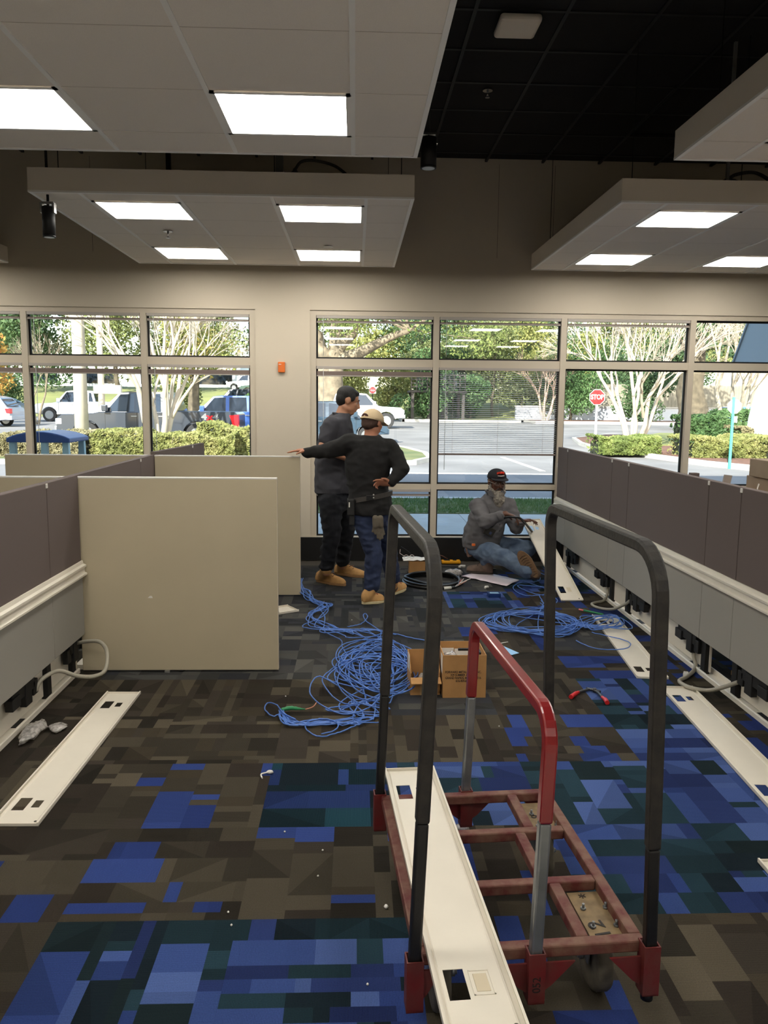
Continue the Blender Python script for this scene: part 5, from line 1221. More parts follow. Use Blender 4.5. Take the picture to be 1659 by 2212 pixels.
def leaves(mb, c, R, n, s, rng, up=False):
    c = Vector(c)
    for i in range(n):
        while True:
            v = Vector((rng.uniform(-1, 1), rng.uniform(-1, 1), rng.uniform(-1, 1)))
            if .25 < v.length < 1: break
        v = v*(.55+.45*rng.random()) if rng.random() < .3 else v.normalized()*rng.uniform(.75, 1.05)
        p = c + Vector((v.x*R[0], v.y*R[1], v.z*R[2]))
        d = Vector((rng.uniform(-1, 1), rng.uniform(-1, 1), rng.uniform(-.6, 1))).normalized(); e = d.orthogonal().normalized(); e = (Matrix.Rotation(rng.uniform(0, 6.28), 3, d) @ e); f_ = d.cross(e)
        k = s*rng.uniform(.6, 1.3)
        mb.add([p-e*k, p-f_*k*.5, p+e*k, p+f_*k*.5], [(0, 1, 2, 3)])
def limb(mb, a, b, r1, r2, rng, seg=4, wob=.06, n=6):
    pts = []; L = (b-a).length
    for i in range(seg+1):
        t = i/seg; o_ = Vector((rng.uniform(-1, 1), rng.uniform(-1, 1), rng.uniform(-.5, .5)))*wob*L*(0 if i in (0, seg) else 1)
        pts.append(a.lerp(b, t)+o_)
    mb.tube(pts, [r1+(r2-r1)*i/seg for i in range(seg+1)], n, cap=True); return pts
def leafy(name_, lab, x, y, h, R, lm, bark, n=3500, s=.16, clusters=14, base=.35, seed=1, group=None, tr=.22, lean=0, flat=.8):
    rng = random.Random(seed); z0 = gz(y); t = thing(name_, lab, 'shrub' if name_ == 'shrub' else 'tree', (x, y, z0), 0, group)
    tb = MB(); tb.smooth = True; a = Vector((x, y, z0-.1)); top = Vector((x+lean, y, z0+h*.62)); limb(tb, a, top, tr*1.15, tr*.5, rng, 6, .03, 8)
    fb = MB()
    for i in range(clusters):
        an = rng.uniform(0, 2*PI); rr = R*rng.uniform(.2, .75); zz = z0 + h*(base + (1-base)*rng.random()**.8*.92)
        rr *= (1.1 - .5*(zz-z0)/h)
        c = Vector((x+lean+rr*math.cos(an), y+rr*math.sin(an), zz)); limb(tb, a.lerp(top, rng.uniform(.5, 1)), c, tr*.3, tr*.06, rng, 4, .08, 5)
        leaves(fb, c, (R*.42, R*.42, R*.42*flat), n//clusters, s, rng)
    tb.build('trunk', bark, t, fix=False); fb.build('foliage', lm, t, fix=False)
    return t
BARK = mat('grey bark', (112, 102, 86), .9, var=.35, vscale=3, bump=.4, bscale=20, detail=8)
BARKD = mat('dark bark', (84, 76, 62), .9, var=.35, vscale=3, bump=.4, bscale=20, detail=8)
PALE = mat('pale crape bark', (172, 160, 142), .85, var=.14, vscale=2.5, detail=6)
G1 = leafmat('olive leaves', ['4a5638', '727c4e', '9a9c6c']); G2 = leafmat('deep green leaves', ['2f4030', '48603f', '6a8054'])
G3 = leafmat('yellow green leaves', ['5f6c40', '8a8e54', 'b2aa6c']); G4 = leafmat('orange leaves', ['7c7c40', 'b08a44', 'a85a3c']); G5 = leafmat('hedge leaves', ['545c34', '7a7e48', 'a09a68'])
G6 = leafmat('green shrub leaves', ['38522e', '527044', '78905e'])
bgt = random.Random(21)
TL = ['tall olive tree on the bank, leftmost behind the silver car', 'tall olive tree on the bank behind the white pickup on the left', 'green tree on the bank behind the pale posts', 'green tree on the bank behind the left crape myrtle',
      'tall tree on the bank at the right of the left window', 'dense tree on the bank behind the white pier', 'green tree on the bank behind the big oak', 'tree on the bank above the dark-haired man', 'yellow-green tree on the bank right of the oak',
      'tree on the bank above the dark platform', 'deep green tree on the bank over the lowered blind', 'tree on the bank left of the stop sign', 'tree on the bank behind the right crape myrtle', 'tree on the bank above the wooden fence', 'tree on the bank over the white building', 'tree on the bank furthest right']
for i, lab in enumerate(TL):
    x = -52 + i*7.3 + bgt.uniform(-1, 1); y = 84 + bgt.uniform(-6, 8); hh = bgt.uniform(8.0, 10.0) if i < 3 else bgt.uniform(12, 16)
    leafy('tree', lab, x, y, hh, 5.6, [G1, G2, G3, G2, G1][i % 5], BARKD, 11000, .21, 26, .12, 40+i, 'trees on the grass bank')
for i, (x, y, h, R, m_, lab) in enumerate(((-39, 62, 3.2, 2.5, G2, 'low green bush at the foot of the bank, far left'), (-33, 62, 3.0, 2.4, G6, 'palm-like green bush behind the white pickup'), (-27, 63, 2.6, 2.2, G2, 'dark bush left of the pale narrow post'),
     (-14, 62, 2.3, 2.6, G1, 'rounded bush left of the autumn tree'), (-7.2, 60, 2.0, 1.4, G6, 'spiky shrub right of the autumn tree'), (5.2, 57, 4.6, 2.5, G6, 'tall green shrub left of the dark platform'), (3, 60, 4.4, 2.2, G3, 'yellow-green shrub by the do not enter sign'),
     (15.5, 58, 5.4, 2.9, G6, 'tall green shrub behind the lowered blind'), (20.5, 56, 3.6, 2.6, G2, 'green bush behind the stop sign'))):
    leafy('shrub', lab, x, y, h, R, m_, BARKD, 5000, .11, 11, .15, 90+i, None, .1)
for i, (px, Y, h, R, m_, lab) in enumerate(((905, 64, 5.2, 2.8, G1, 'olive bush behind the dark platform'), (985, 65, 5.6, 3.2, G2, 'dark bush right behind the dark platform'), (1015, 60, 3.0, 1.9, G6, 'low green shrub at the right end of the dark platform'),
     (1200, 61, 5.0, 2.6, G1, 'olive bush between the lowered blind and the stop sign'), (1345, 64, 6.0, 3.4, G2, 'dark tree behind the fence left part'), (1450, 66, 6.4, 3.4, G2, 'dark tree behind the fence by the thick oak'), (755, 63, 4.6, 2.8, G3, 'yellowish bush behind the dark-haired man'), (1255, 66, 6.2, 3.0, G3, 'yellow-green tree left above the stop sign'), (1065, 62, 6.8, 3.0, G1, 'tall olive shrub behind the left half of the lowered blind'), (1125, 66, 8.0, 3.4, G3, 'tall yellowish shrub behind the right half of the lowered blind'), (1185, 68, 8.5, 3.6, G2, 'tall deep green shrub left of the bay with the stop sign'), (1300, 72, 11, 5, G1, 'tall olive tree right above the stop sign'), (1380, 74, 12, 5.4, G3, 'tall yellow-green tree behind the right crape myrtle'), (1470, 76, 12, 5.4, G1, 'tall olive tree above the thick oak'), (1560, 78, 12, 5.4, G2, 'tall green tree left of the awning'), (905, 74, 11, 5, G2, 'tall green tree above the dark platform'), (1000, 76, 12, 5, G1, 'tall olive tree over the middle mullion'))):
    leafy('tree' if 'tree' in lab else 'shrub', lab, at(px, 860, Y).x, Y, h, R, m_, BARKD, 6000, .13, 14, .15, 130+i, None, .1)
# large trees nearer the lot
G1b = leafmat('oak leaves', ['485630', '6e7c44', '9a9c60'])
t = thing('oak_tree', 'big spreading oak with thick pale trunk behind the standing men', 'tree', (-1.6, 50, gz(50)))
rng = random.Random(8); tb = MB(); tb.smooth = True; z0 = gz(50); V = Vector
f1 = V((-1.5, 50, z0+3.6)); limb(tb, V((-1.7, 50, z0-.2)), f1, 1.0, .78, rng, 5, .02, 12)
tips = [V((-3.3, 50, z0+7)), V((-1.2, 50, z0+9.5)), V((.8, 50, z0+7.5)), V((3.2, 49, z0+5.6)), V((-4.5, 51, z0+8.5))]
for a in tips: limb(tb, f1, a, .48, .16, rng, 6, .05, 8)
tb.build('trunk', BARK, t, fix=False); fb = MB(); sb = MB()
for i in range(34):
    c = V((rng.uniform(-6, 13), rng.uniform(46, 54), z0+rng.uniform(5.0, 12))); 
    if c.x < 2 and c.z < z0+5.5: c.z += 2
    leaves(fb, c, (2.1, 2.1, 1.3), 620, .12, rng); limb(sb, rng.choice(tips), c, .09, .02, rng, 4, .08, 4)
fb.build('foliage', G1b, t, fix=False); sb.build('branches', BARK, t, fix=False)
t = leafy('oak_tree', 'thick-trunked shaded oak right of the crape myrtle', 19.5, 46.5, 11, 5.5, G2, BARKD, 6000, .2, 18, .48, 5, None, .85)
leafy('autumn_tree', 'small tree with orange and yellow leaves in front of the white pickup', -20.8, 46, 4.7, 2.5, G4, BARK, 3600, .12, 14, .40, 6, None, .16)
leafy('autumn_tree', 'small orange-tinged tree behind the blue pickup', -11.3, 58, 7.5, 3.6, leafmat('mixed autumn leaves', ['56683a', '868a4c', 'b48c54']), BARKD, 3800, .15, 14, .38, 7, None, .42)
def bare(name_, lab, x, y, h, spread, stems, seed, r0=.09, depth=5, lm=PALE, leafy_=None, kids=3, z0=None):
    rng = random.Random(seed); z0 = gz(y)+.08 if z0 is None else z0; t = thing(name_, lab, 'tree', (x, y, z0)); tb = MB(); tb.smooth = True; tw = MB()
    def grow(p, d, L, r, k):
        if k == 0: return
        r = max(r, .0055)
        e = p + d*L; mid = p.lerp(e, .5) + V((rng.uniform(-1, 1), rng.uniform(-1, 1), rng.uniform(-.3, .3)))*L*.06
        (tb if k > depth-2 else tw).tube([p, mid, e], [r, r*.80, r*.62], 7 if k > depth-2 else (5 if k > 2 else 3), cap=False)
        for i in range(kids if k > 2 else 3):
            ax_ = d.orthogonal().normalized(); ax_ = Matrix.Rotation(rng.uniform(0, 6.28), 3, d) @ ax_
            nd = (Matrix.Rotation(rng.uniform(.18, .55), 3, ax_) @ d); nd = (nd + V((0, 0, .05 if k > 2 else -.08))).normalized()
            grow(e if rng.random() < .7 else p.lerp(e, rng.uniform(.55, 1)), nd, L*rng.uniform(.62, .86), r*rng.uniform(.46, .62), k-1)
    for i in range(stems):
        a = 2*PI*i/stems + rng.uniform(-.3, .3); d = V((math.cos(a)*spread, math.sin(a)*spread, 1)).normalized(); b = V((x+.10*math.cos(a), y+.10*math.sin(a), z0-.1))
        grow(b, d, h*.30, r0*rng.uniform(.8, 1.1), depth)
    tb.build('trunk', lm, t, fix=False); tw.build('twigs', lm, t, fix=False)
    return t
bare('crape_myrtle', 'bare pale crape myrtle before the black pickup', at(347, 950, 25.4).x, 25.4, 6.8, .27, 5, 3, .115, 7)
bare('crape_myrtle', 'bare many-stemmed crape myrtle right of the stop sign', 9.6, 27.6, 6.8, .36, 6, 12, .095, 7)
bare('crape_myrtle', 'bare crape myrtle behind the hedge, rightmost', 15.2, 32.0, 7.4, .30, 4, 15, .12, 7)
bare('bare_tree', 'small bare pink-barked tree beyond the road behind the lowered blind', 13.4, 57, 5.5, .30, 3, 17, .12, 5, mat('pinkish bark', (190, 160, 140), .9))
bare('bare_tree', 'thin bare tree between the two pale posts', -17.8, 46, 6.0, .3, 3, 18, .08, 5, BARK)
def hedge(lab, x0, x1, y0, y1, h, m_, n, s=.045, seed=1, group=None):
    rng = random.Random(seed); z0 = gz(y0)+.1; t = thing('hedge', lab, 'hedge', ((x0+x1)/2, (y0+y1)/2, z0), 0, group); fb = MB(); tb = MB()
    for i in range(n):
        a, b, c = rng.random(), rng.random(), rng.random(); u = rng.random()
        if u < .5: c = 1
        elif u < .85: b = 0
        top = h*(.86+.3*noise.noise(V((x0+(x1-x0)*a, y0, seed))*1.7) + .10*rng.random())
        p = V((x0+(x1-x0)*a, y0+(y1-y0)*b+.12*noise.noise(V((a*20, c*3, 0))), z0+top*c))
        d = V((rng.uniform(-1, 1), rng.uniform(-1.4, .4), rng.uniform(-.2, 1.2))).normalized(); e = d.orthogonal().normalized(); e = Matrix.Rotation(rng.uniform(0, 6.28), 3, d) @ e; f_ = d.cross(e); k = s*rng.uniform(.7, 1.4)
        fb.add([p-e*k, p-f_*k*.6, p+e*k, p+f_*k*.6], [(0, 1, 2, 3)])
    for i in range(int((x1-x0)*5)):
        x = rng.uniform(x0, x1); y = rng.uniform(y0, y1); tb.tube([(x, y, z0), (x+rng.uniform(-.2, .2), y+rng.uniform(-.1, .1), z0+h*.8)], .01, 4)
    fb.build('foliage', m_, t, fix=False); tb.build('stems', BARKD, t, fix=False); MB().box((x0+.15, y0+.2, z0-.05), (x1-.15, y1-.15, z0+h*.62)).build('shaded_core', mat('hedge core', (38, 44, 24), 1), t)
G7 = leafmat('pale dry hedge leaves', ['5e563e', '7e7858', '9a9474'])
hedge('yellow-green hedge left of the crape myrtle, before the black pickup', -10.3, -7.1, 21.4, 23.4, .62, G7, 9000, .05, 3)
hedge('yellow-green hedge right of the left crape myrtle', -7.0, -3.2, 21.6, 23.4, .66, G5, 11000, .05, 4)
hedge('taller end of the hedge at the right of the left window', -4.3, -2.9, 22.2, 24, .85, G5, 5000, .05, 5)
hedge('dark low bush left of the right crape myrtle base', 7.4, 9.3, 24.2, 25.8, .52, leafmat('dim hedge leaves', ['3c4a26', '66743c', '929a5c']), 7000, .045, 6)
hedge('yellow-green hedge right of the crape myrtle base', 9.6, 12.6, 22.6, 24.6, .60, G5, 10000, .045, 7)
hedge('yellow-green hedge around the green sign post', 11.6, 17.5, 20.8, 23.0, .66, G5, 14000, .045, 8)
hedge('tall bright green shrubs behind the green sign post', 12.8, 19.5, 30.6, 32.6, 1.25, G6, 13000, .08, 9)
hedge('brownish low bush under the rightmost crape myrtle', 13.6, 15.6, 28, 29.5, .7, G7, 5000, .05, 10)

# pale posts
tag(MB().cyl((at(176, 900, 26).x, 26, 0), (at(176, 900, 26).x, 26, 9), .22, 20, .16).build('pale_post', mat('whitewashed post', (190, 182, 168), .8, var=.05, vscale=4), None, loc=(at(176, 900, 26).x, 26, 0)), 'broad whitewashed post in front of the black pickup', 'post')
tag(MB().cyl((at(219, 850, 49).x, 49, 0), (at(219, 850, 49).x, 49, 12), .20, 16, .13).box((at(219, 850, 49).x-.4, 48.8, 2.0), (at(219, 850, 49).x+1.2, 49.1, 2.5)).build('pale_post', MATS['whitewashed post'], None, loc=(at(219, 850, 49).x, 49, 0)), 'narrow pale post with a crossing sign board behind the black pickup', 'post')

# ---------------------------------------------------------------- vehicles
TYRE = mat('tyre', (30, 30, 32), .8); RIM = mat('alloy wheel', (150, 152, 156), .3, metal=.7); WIN = mat('tinted car window', (24, 32, 42), .06, spec=.9); RLAMP = mat('tail lamp red', (210, 30, 40), .25); HLAMP = mat('head lamp', (215, 220, 225), .15)
def vehicle(name_, lab, front, heading, L, col, kind='pickup', lift=0, Wd=1.95, text4=False, scale=1.0, z=None, cat='truck'):
    """front = x, y of the near front corner; heading -1: front at the left"""
    x0, y0 = front; z0 = gz(y0) if z is None else z; t = thing(name_, lab, cat, (x0, y0, z0)); s = -heading
    m_ = col; X = lambda a: x0 + s*a*L; k = scale
    if kind == 'pickup':
        hood, belt, roof, bed = 1.08*k+lift, 1.18*k+lift, 1.88*k+lift, 1.22*k+lift; sill = .45*k+lift; w1, w2 = .165, .775
        prof = [(0, .55*k+lift), (.005, .95*k+lift), (.03, hood), (.20, hood+.05), (.24, belt), (.66, belt), (.665, bed), (.985, bed), (1.0, bed-.1), (1.0, .62*k+lift)]
        cab = [(.235, belt-.02), (.345, roof-.04), (.40, roof), (.60, roof), (.63, roof-.05), (.665, belt-.02)]
        wins = [[(.275, belt+.02), (.352, roof-.10), (.43, roof-.07), (.43, belt+.02)], [(.455, belt+.02), (.455, roof-.07), (.57, roof-.07), (.575, belt+.02)], [(.592, belt+.04), (.59, roof-.1), (.612, roof-.12), (.640, belt+.04)]]
    else:
        hood, belt, roof = .95*k, 1.0*k, 1.62*k if kind == 'suv' else 1.42*k; sill = .35*k; w1, w2 = .18, .80; bed = belt
        prof = [(0, .4*k), (.005, .75*k), (.04, hood-.1*k), (.22, hood), (.26, belt), (.93, belt+.04), (.985, belt), (1.0, .8*k), (1.0, .42*k)]
        cab = [(.22, belt-.03), (.36, roof-.05), (.45, roof), (.80, roof-.03), (.88, roof-.12), (.97, belt-.0)]
        wins = [[(.29, belt+.03), (.375, roof-.12), (.5, roof-.08), (.5, belt+.03)], [(.53, belt+.03), (.53, roof-.08), (.70, roof-.08), (.72, belt+.03)], [(.75, belt+.03), (.73, roof-.09), (.81, roof-.12), (.9, belt+.04)]]
    rw = (.41 if kind == 'pickup' else .33)*k + lift*.35; ra = rw+.07; rl = ra/L
    def arch(c):
        return [(c + rl*math.cos(a), max(sill-.02, rw + ra*math.sin(a))) for a in [PI*i/8 for i in range(9)]]
    low = [(1.0, prof[-1][1]), (w2+rl, sill)] + arch(w2) + [(w2-rl, sill), (w1+rl, sill)] + arch(w1) + [(w1-rl, sill), (0, prof[0][1])]
    poly = prof + low[1:-1]
    if s > 0: P_ = lambda q: [(X(a), z0+b) for a, b in q]
    else: P_ = lambda q: [(X(a), z0+b) for a, b in q]
    MB().prism(P_(poly), y0, y0+Wd, 'y').build('body', m_, t, .02, seg=1)
    c_ = MB(); pc = P_(cab); n = len(pc); c_.v = [(p[0], y0+.06, p[1]) for p in pc] + [(p[0], y0+Wd-.06, p[1]) for p in pc]
    for i, (a, b) in enumerate(cab):
        if b > belt+.1: c_.v[i] = (pc[i][0], y0+.20, pc[i][1]); c_.v[n+i] = (pc[i][0], y0+Wd-.20, pc[i][1])
    c_.f = [list(range(n)), list(range(n, 2*n))[::-1]] + [[i, n+i, n+(i+1) % n, (i+1) % n] for i in range(n)]; c_.m = [0]*len(c_.f); c_.sm = [False]*len(c_.f)
    cb = c_.build('cabin', m_, t)
    for wq in wins:
        w_ = MB(); q = P_(wq); yy_ = lambda zz: y0+.06+.14*max(0, min(1, (zz-z0-belt)/(roof-belt)))-.012
        w_.add([(p[0], yy_(p[1]), p[1]) for p in q] + [(p[0], yy_(p[1])+.02, p[1]) for p in q], [(0, 1, 2, 3), (7, 6, 5, 4), (0, 4, 5, 1), (1, 5, 6, 2), (2, 6, 7, 3), (3, 7, 4, 0)]); w_.build('side_window', WIN, cb)
    ws = MB(); a, b = (cab[0], cab[1]); ws.add([(X(a[0]+.012), y0+.15, z0+a[1]+.05), (X(a[0]+.012), y0+Wd-.15, z0+a[1]+.05), (X(b[0]-.004), y0+Wd-.28, z0+b[1]-.02), (X(b[0]-.004), y0+.28, z0+b[1]-.02)], [(0, 1, 2, 3)])
    wo_ = ws.build('windscreen', WIN, cb); wo_.location.x = -s*.015; 
    a, b = cab[-1], cab[-2]; ws = MB(); ws.add([(X(a[0])+s*.012, y0+.2, z0+a[1]+.08), (X(a[0])+s*.012, y0+Wd-.2, z0+a[1]+.08), (X(b[0])+s*.014, y0+Wd-.3, z0+b[1]-.02), (X(b[0])+s*.014, y0+.3, z0+b[1]-.02)], [(0, 1, 2, 3)]); ws.build('rear_window', WIN, cb)
    for c in (w1, w2):
        for yy_ in (y0+.02, y0+Wd-.26):
            w_ = MB(); w_.smooth = False; w_.cyl((X(c), yy_, z0+rw), (X(c), yy_+.24, z0+rw), rw, 24); wo = w_.build('wheel', TYRE, t, .03)
            r_ = MB(); r_.cyl((X(c), yy_-.012, z0+rw), (X(c), yy_+.03, z0+rw), rw*.62, 18)
            for i in range(6): a = 2*PI*i/6; r_.cyl((X(c)+rw*.3*math.cos(a), yy_-.02, z0+rw+rw*.3*math.sin(a)), (X(c)+rw*.3*math.cos(a), yy_-.008, z0+rw+rw*.3*math.sin(a)), rw*.10, 6)
            r_.build('rim', RIM, wo)
    hb = .85*k+lift
    MB().box((min(X(0), X(.03))-.01, y0-.015, z0+hb-.1), (max(X(0), X(.03))+.01, y0+.3, z0+hb+.1)).build('headlight', HLAMP, t, .02)
    MB().prism(P_([(.955, bed-.12), (1.004, bed-.10), (1.004, bed-.52*k), (.975, bed-.52*k), (.965, bed-.3*k)]) if kind == 'pickup' else P_([(.95, belt-.05), (1.004, belt-.05), (1.004, belt-.3), (.965, belt-.28)]), y0-.012, y0+.3, 'y').build('tail_lamp', RLAMP, t)
    for a, b in ((-.012, .05), (.945, 1.02)): MB().box((min(X(a), X(b)), y0+.03, z0+sill+.02), (max(X(a), X(b)), y0+Wd-.03, z0+sill+.24*k)).build('bumper', mat('chrome bumper', (170, 175, 180), .25, metal=.8) if kind == 'pickup' else m_, t, .03)
    mx = X(.275); MB().box((mx-.09, y0-.2, z0+belt+.02), (mx+.09, y0-.02, z0+belt+.24)).build('door_mirror', m_, t, .03)
    for a in (.43, .58): MB().box((X(a)-.1, y0-.03, z0+belt-.16), (X(a)+.1, y0+.0, z0+belt-.12)).build('door_handle', RIM, t, .006)
    for a in (.27, .445, .60): MB().box((X(a)-.006, y0-.004, z0+sill+.06), (X(a)+.006, y0+.004, z0+belt-.03)).build('door_gap', BLACKM, t)
    if text4:
        for i, (s_, cc) in enumerate((('4', RIM), ('x', RLAMP), ('4', RIM))): textobj(s_, .30, cc, t, Tm(X(.815)+.2*i, y0-.012, z0+bed-.19) @ Rx(90), 'lettering', sx=1.3, bold=.012)
    return t
CB = lambda n_, c, r=.3: mat(n_, c, r, coat=.6, var=.02)
xa = at(120, 900, 28.2).x
vehicle('pickup_truck', 'black crew-cab pickup parked behind the left hedge', (xa, 28.2), -1, at(513, 900, 28.2).x-xa, CB('black car paint', (44, 50, 60)), text4=True)
xa = at(350, 900, 33.5).x
vehicle('pickup_truck', 'blue pickup showing behind the bed of the black pickup', (xa, 33.5), -1, 6.0, CB('blue car paint', (52, 86, 150)), scale=.94)
xa = at(72, 880, 50).x
vehicle('pickup_truck', 'white pickup parked beyond the autumn tree', (xa, 50), -1, 5.6, CB('white car paint', (222, 224, 228)), scale=1.0)
xa = at(20, 880, 42).x
vehicle('car', 'silver car cut off by the left edge', (xa-4.6, 42), -1, 4.6, CB('silver car paint', (150, 156, 168)), 'suv', cat='car')
xa = at(29, 880, 55).x
vehicle('car', 'grey-blue car behind the silver car at the left edge', (xa-4.6, 55), -1, 4.6, CB('slate car paint', (92, 104, 124)), 'sedan', cat='car')
xb = at(873, 900, 44).x
vehicle('pickup_truck', 'raised white pickup on the road behind the two standing men', (xb, 44), 1, 5.9, MATS['white car paint'], lift=.12, scale=.95)
xb = at(838, 930, 30.8).x
vehicle('car', 'dark car in front of the raised white pickup', (xb, 30.8), 1, 4.5, CB('dark teal car paint', (44, 62, 78)), 'suv', cat='car', scale=1.0)
q = at(512, 840, 86); vehicle('car', 'white car up on the bank road', (q.x-.6, 82.5), -1, 4.4, MATS['white car paint'], 'suv', cat='car', z=gz(82.5))
q = at(545, 840, 80); vehicle('car', 'dark green car up on the bank beside the white car', (q.x-1, 78), -1, 4.4, CB('green car paint', (52, 72, 66)), 'suv', cat='car', z=gz(78))
q = at(688, 855, 70); vehicle('car', 'dark car with red lights left of the oak trunk', (q.x-3.2, 66), 1, 4.4, CB('dark car paint', (38, 44, 58)), 'suv', cat='car', z=gz(66))
q = at(1530, 900, 47); vehicle('car', 'bright blue car behind the green shrubs', (q.x, 47), -1, 4.3, CB('bright blue car paint', (36, 92, 190)), 'sedan', cat='car', scale=.95)
# ---------------------------------------------------------------- signs
def octagon(r): return [(r*math.cos(PI/8+PI/4*i), r*math.sin(PI/8+PI/4*i)) for i in range(8)]
ys = 36; c = at(1290, 858, ys); zb = gz(ys)+.1
t = thing('stop_sign', 'red octagonal stop sign on a white post', 'sign', (c.x, ys, zb))
MB().prism([(c.x+a, c.z+b) for a, b in octagon(.375)], ys-.012, ys, 'y').build('sign_border', mat('sign white', (235, 235, 235), .4), t)
MB().prism([(c.x+a, c.z+b) for a, b in octagon(.345)], ys-.016, ys-.012, 'y').build('sign_face', mat('sign red', (200, 26, 38), .4), t)
textobj('STOP', .30, MATS['sign white'], t, Tm(c.x, ys-.018, c.z) @ Rx(90), 'lettering', ext=.002, sx=.80, bold=.008)
MB().box((c.x-.05, ys, zb-.1), (c.x+.05, ys+.03, c.z+.2)).build('sign_post', mat('white post', (225, 225, 222), .5), t)
ys = 54; c = at(805, 843, ys)
t = thing('no_entry_sign', 'small red and white do not enter sign beside the green shrub', 'sign', (c.x, ys, gz(ys)))
MB().box((c.x-.22, ys-.01, c.z-.22), (c.x+.22, ys, c.z+.22)).build('sign_panel', MATS['sign white'], t)
MB().prism([(c.x+.205*math.cos(2*PI*i/24), c.z+.205*math.sin(2*PI*i/24)) for i in range(24)], ys-.016, ys-.01, 'y').build('sign_disc', MATS['sign red'], t)
MB().box((c.x-.15, ys-.02, c.z-.035), (c.x+.15, ys-.015, c.z+.035)).build('white_bar', MATS['sign white'], t)
textobj('DO NOT', .08, MATS['sign white'], t, Tm(c.x, ys-.018, c.z+.10) @ Rx(90), 'lettering'); textobj('ENTER', .08, MATS['sign white'], t, Tm(c.x, ys-.018, c.z-.10) @ Rx(90), 'lettering')
MB().cyl((c.x, ys+.02, gz(ys)), (c.x, ys+.02, c.z+.2), .03, 8).build('sign_post', BLACKM, t)
c = at(1586, 858, 20.2)
t = thing('sign_post', 'green post in the hedge with the white back of a road sign', 'sign', (c.x, 20.2, .15)); GP = mat('green steel post', (60, 160, 140), .4)
MB().box((c.x-.03, 20.19, .05), (c.x+.03, 20.225, c.z)).build('post', GP, t)
oc = at(1586, 878, 20.26); MB().prism([(oc.x+a, oc.z+b) for a, b in octagon(.19)], 20.24, 20.25, 'y').build('sign_back', mat('sign back', (226, 230, 234), .4), t)
oc = at(1586, 906, 20.26); MB().box((oc.x-.07, 20.24, oc.z-.08), (oc.x+.07, 20.25, oc.z+.08)).build('small_plate', MATS['sign back'], t)
# ---------------------------------------------------------------- litter shelter with a blue roof, on the walk outside
a, b = at(50, 940, 11.0), at(181, 940, 11.0); BR = mat('blue plastic roof', (44, 70, 122), .4); PG = mat('pale green plastic', (150, 176, 182), .5)
t = thing('litter_bin', 'litter bin with a blue curved roof on pale posts outside', 'bin', ((a.x+b.x)/2, 10.9, .06))
x0, x1 = a.x-.0, b.x; zr = at(100, 945, 10.7).z; n = 10
rf = MB(); top = []
for i in range(n+1):
    u = i/n; top.append((x0+(x1-x0)*u, zr + .085*math.sin(PI*u)**.8))
rf.prism([(x0, zr-.055)] + top + [(x1, zr-.055)], 10.45, 11.2, 'y').build('roof', BR, t, .015)
for xx_ in (x0+.05, x1-.08, (x0+x1)/2+.06): 
    for yy_ in ((10.5, 11.1) if xx_ != (x0+x1)/2+.06 else (10.47,)): MB().prism([(xx_-.05, .06), (xx_+.06, .06), (xx_+.045, zr-.05), (xx_-.035, zr-.05)], yy_, yy_+.07, 'y').build('post', PG, t, .008)
MB().box((x0+.02, 10.47, .06), (x1-.02, 11.18, .80)).build('bin_body', mat('slate plastic', (62, 84, 110), .5), t, .02)
# ---------------------------------------------------------------- dark raised platform, walls, buildings
DK = mat('dark weathered timber', (62, 58, 56), .9)
t = thing('raised_platform', 'dark timber platform on legs across the road', 'structure', (8.6, 56.5, gz(56.5)))
L0, L1 = at(886, 850, 57).x, at(1000, 850, 57).x; zd = at(900, 848, 57).z
for x in (L0+.1, L0+1.25, L0+2.45, L1-.1):
    for y in (56, 58.5): MB().box((x-.1, y-.1, gz(y)), (x+.1, y+.1, zd)).build('leg', DK, t)
MB().box((L0-.1, 55.8, zd), (L1+.1, 58.8, zd+.14)).build('deck', DK, t)
for x in [L0+.0+i*(L1-L0)/10 for i in range(11)]: MB().box((x-.03, 55.85, zd+.14), (x+.03, 55.95, zd+1.2)).build('rail_post', DK, t)
for z in (.35, .6, .85, 1.15): MB().box((L0, 55.86, zd+z), (L1, 55.94, zd+z+.07)).build('rail', DK, t)
MB().box((L0+.6, 57.2, zd+.14), (L1-.4, 58.6, zd+1.9)).build('cabin', mat('dark blue cabin', (60, 66, 78), .7), t)
t = tag(MB().box((11.8, 59.3, .3), (80, 59.6, 1.42)).build('low_wall', mat('pale render', (186, 190, 196), .85), None, loc=(40, 59.4, .3)), 'low pale rendered wall beyond the road', 'wall')
MB().box((11.75, 59.22, 1.42), (80, 59.68, 1.50)).build('coping', CONC, t)
WD = mat('grey fence boards', (128, 122, 108), .9, var=.15, vscale=3)
t = thing('wooden_fence', 'grey wooden board fence behind the low wall', 'fence', (24, 61.5, .5))
bm0 = MB().box((0, 0, 0), (.27, .03, 2.75)).mesh('board', WD)
for i in range(64):
    o = bpy.data.objects.new('board', bm0); C.objects.link(o); o.parent = t; o.location = (-6+i*.285, 0, -.1 + .02*(i % 3))
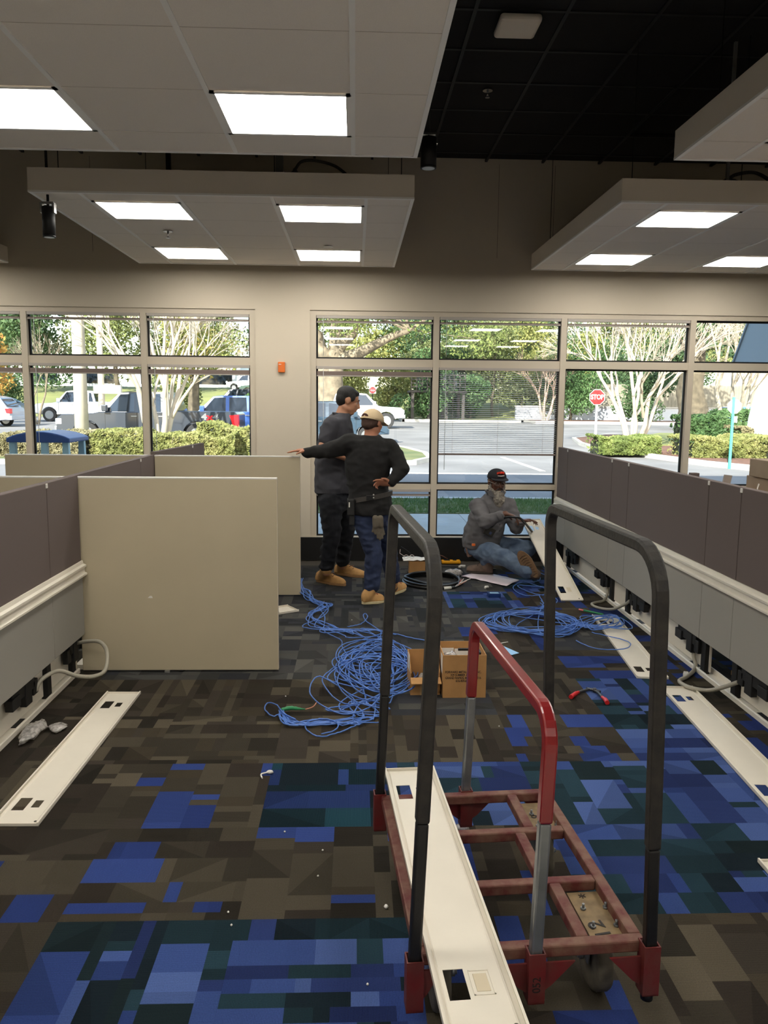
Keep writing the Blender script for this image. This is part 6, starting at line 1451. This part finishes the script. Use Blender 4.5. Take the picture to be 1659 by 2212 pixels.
t = thing('white_building', 'low white building beyond the lot on the right', 'building', (48, 66, 1)); WB = mat('white building wall', (232, 232, 230), .8)
MB().box((27, 68, 0), (100, 77, 4.6)).build('wall', WB, t); MB().box((26.6, 67.6, 4.6), (100.4, 77.4, 4.95)).build('roof_edge', mat('roof edge', (150, 150, 150), .7), t)
for i in range(6): MB().box((30+i*6, 67.94, 1.9), (32.2+i*6, 68.0, 3.3)).build('window', WIN, t)
t = thing('white_building', 'long white building up behind the left trees', 'building', (-60, 104, 2.5)); MB().box((-100, 100, 2), (-14, 112, 6.4)).build('wall', WB, t)
for i in range(12): MB().box((-96+i*7, 99.95, 3.6), (-92+i*7, 100, 5.2)).build('window', WIN, t)
# awning and white column of the neighbouring wing
AW = mat('grey-blue awning cloth', (150, 158, 166), .9)
t = thing('awning', 'grey-blue cloth awning outside the upper right pane', 'awning', (6.2, 8.6, 3))
MB().prism([(8.66, 5.16), (10.72, 2.16), (8.66, 2.16)], 5.02, 8.9, 'x').build('cloth', AW, t)
MB().prism([(8.66, 5.19), (10.76, 2.15), (10.74, 2.13), (8.66, 5.13)], 5.0, 5.02, 'x').build('hem', AW, t)
t = thing('white_van', 'white vehicle front with maroon band cut off by the right edge', 'van', (14.3, 26, .05)); q = at(1668, 900, 27)
MB().prism([(q.x-.12, .25), (q.x-.05, 1.2), (q.x+.10, 2.0), (q.x+.25, 2.4), (q.x+5, 2.4), (q.x+5, .25)], 26.6, 28.6, 'y').build('body', CB('van white', (226, 230, 236)), t, .04)
MB().box((q.x-.11, 26.58, .98), (q.x+5, 26.62, 1.12)).build('band', mat('maroon band', (110, 50, 60), .5), t); MB().cyl((q.x+.9, 26.55, .4), (q.x+.9, 26.8, .4), .38, 20).build('wheel', TYRE, t)
MB().prism([(q.x+.22, 1.35), (q.x+.34, 2.1), (q.x+1.4, 2.1), (q.x+1.4, 1.35)], 26.57, 26.61, 'y').build('side_window', WIN, t)

for o in list(bpy.data.objects):
    if o.name.startswith('tmp'): bpy.data.objects.remove(o)
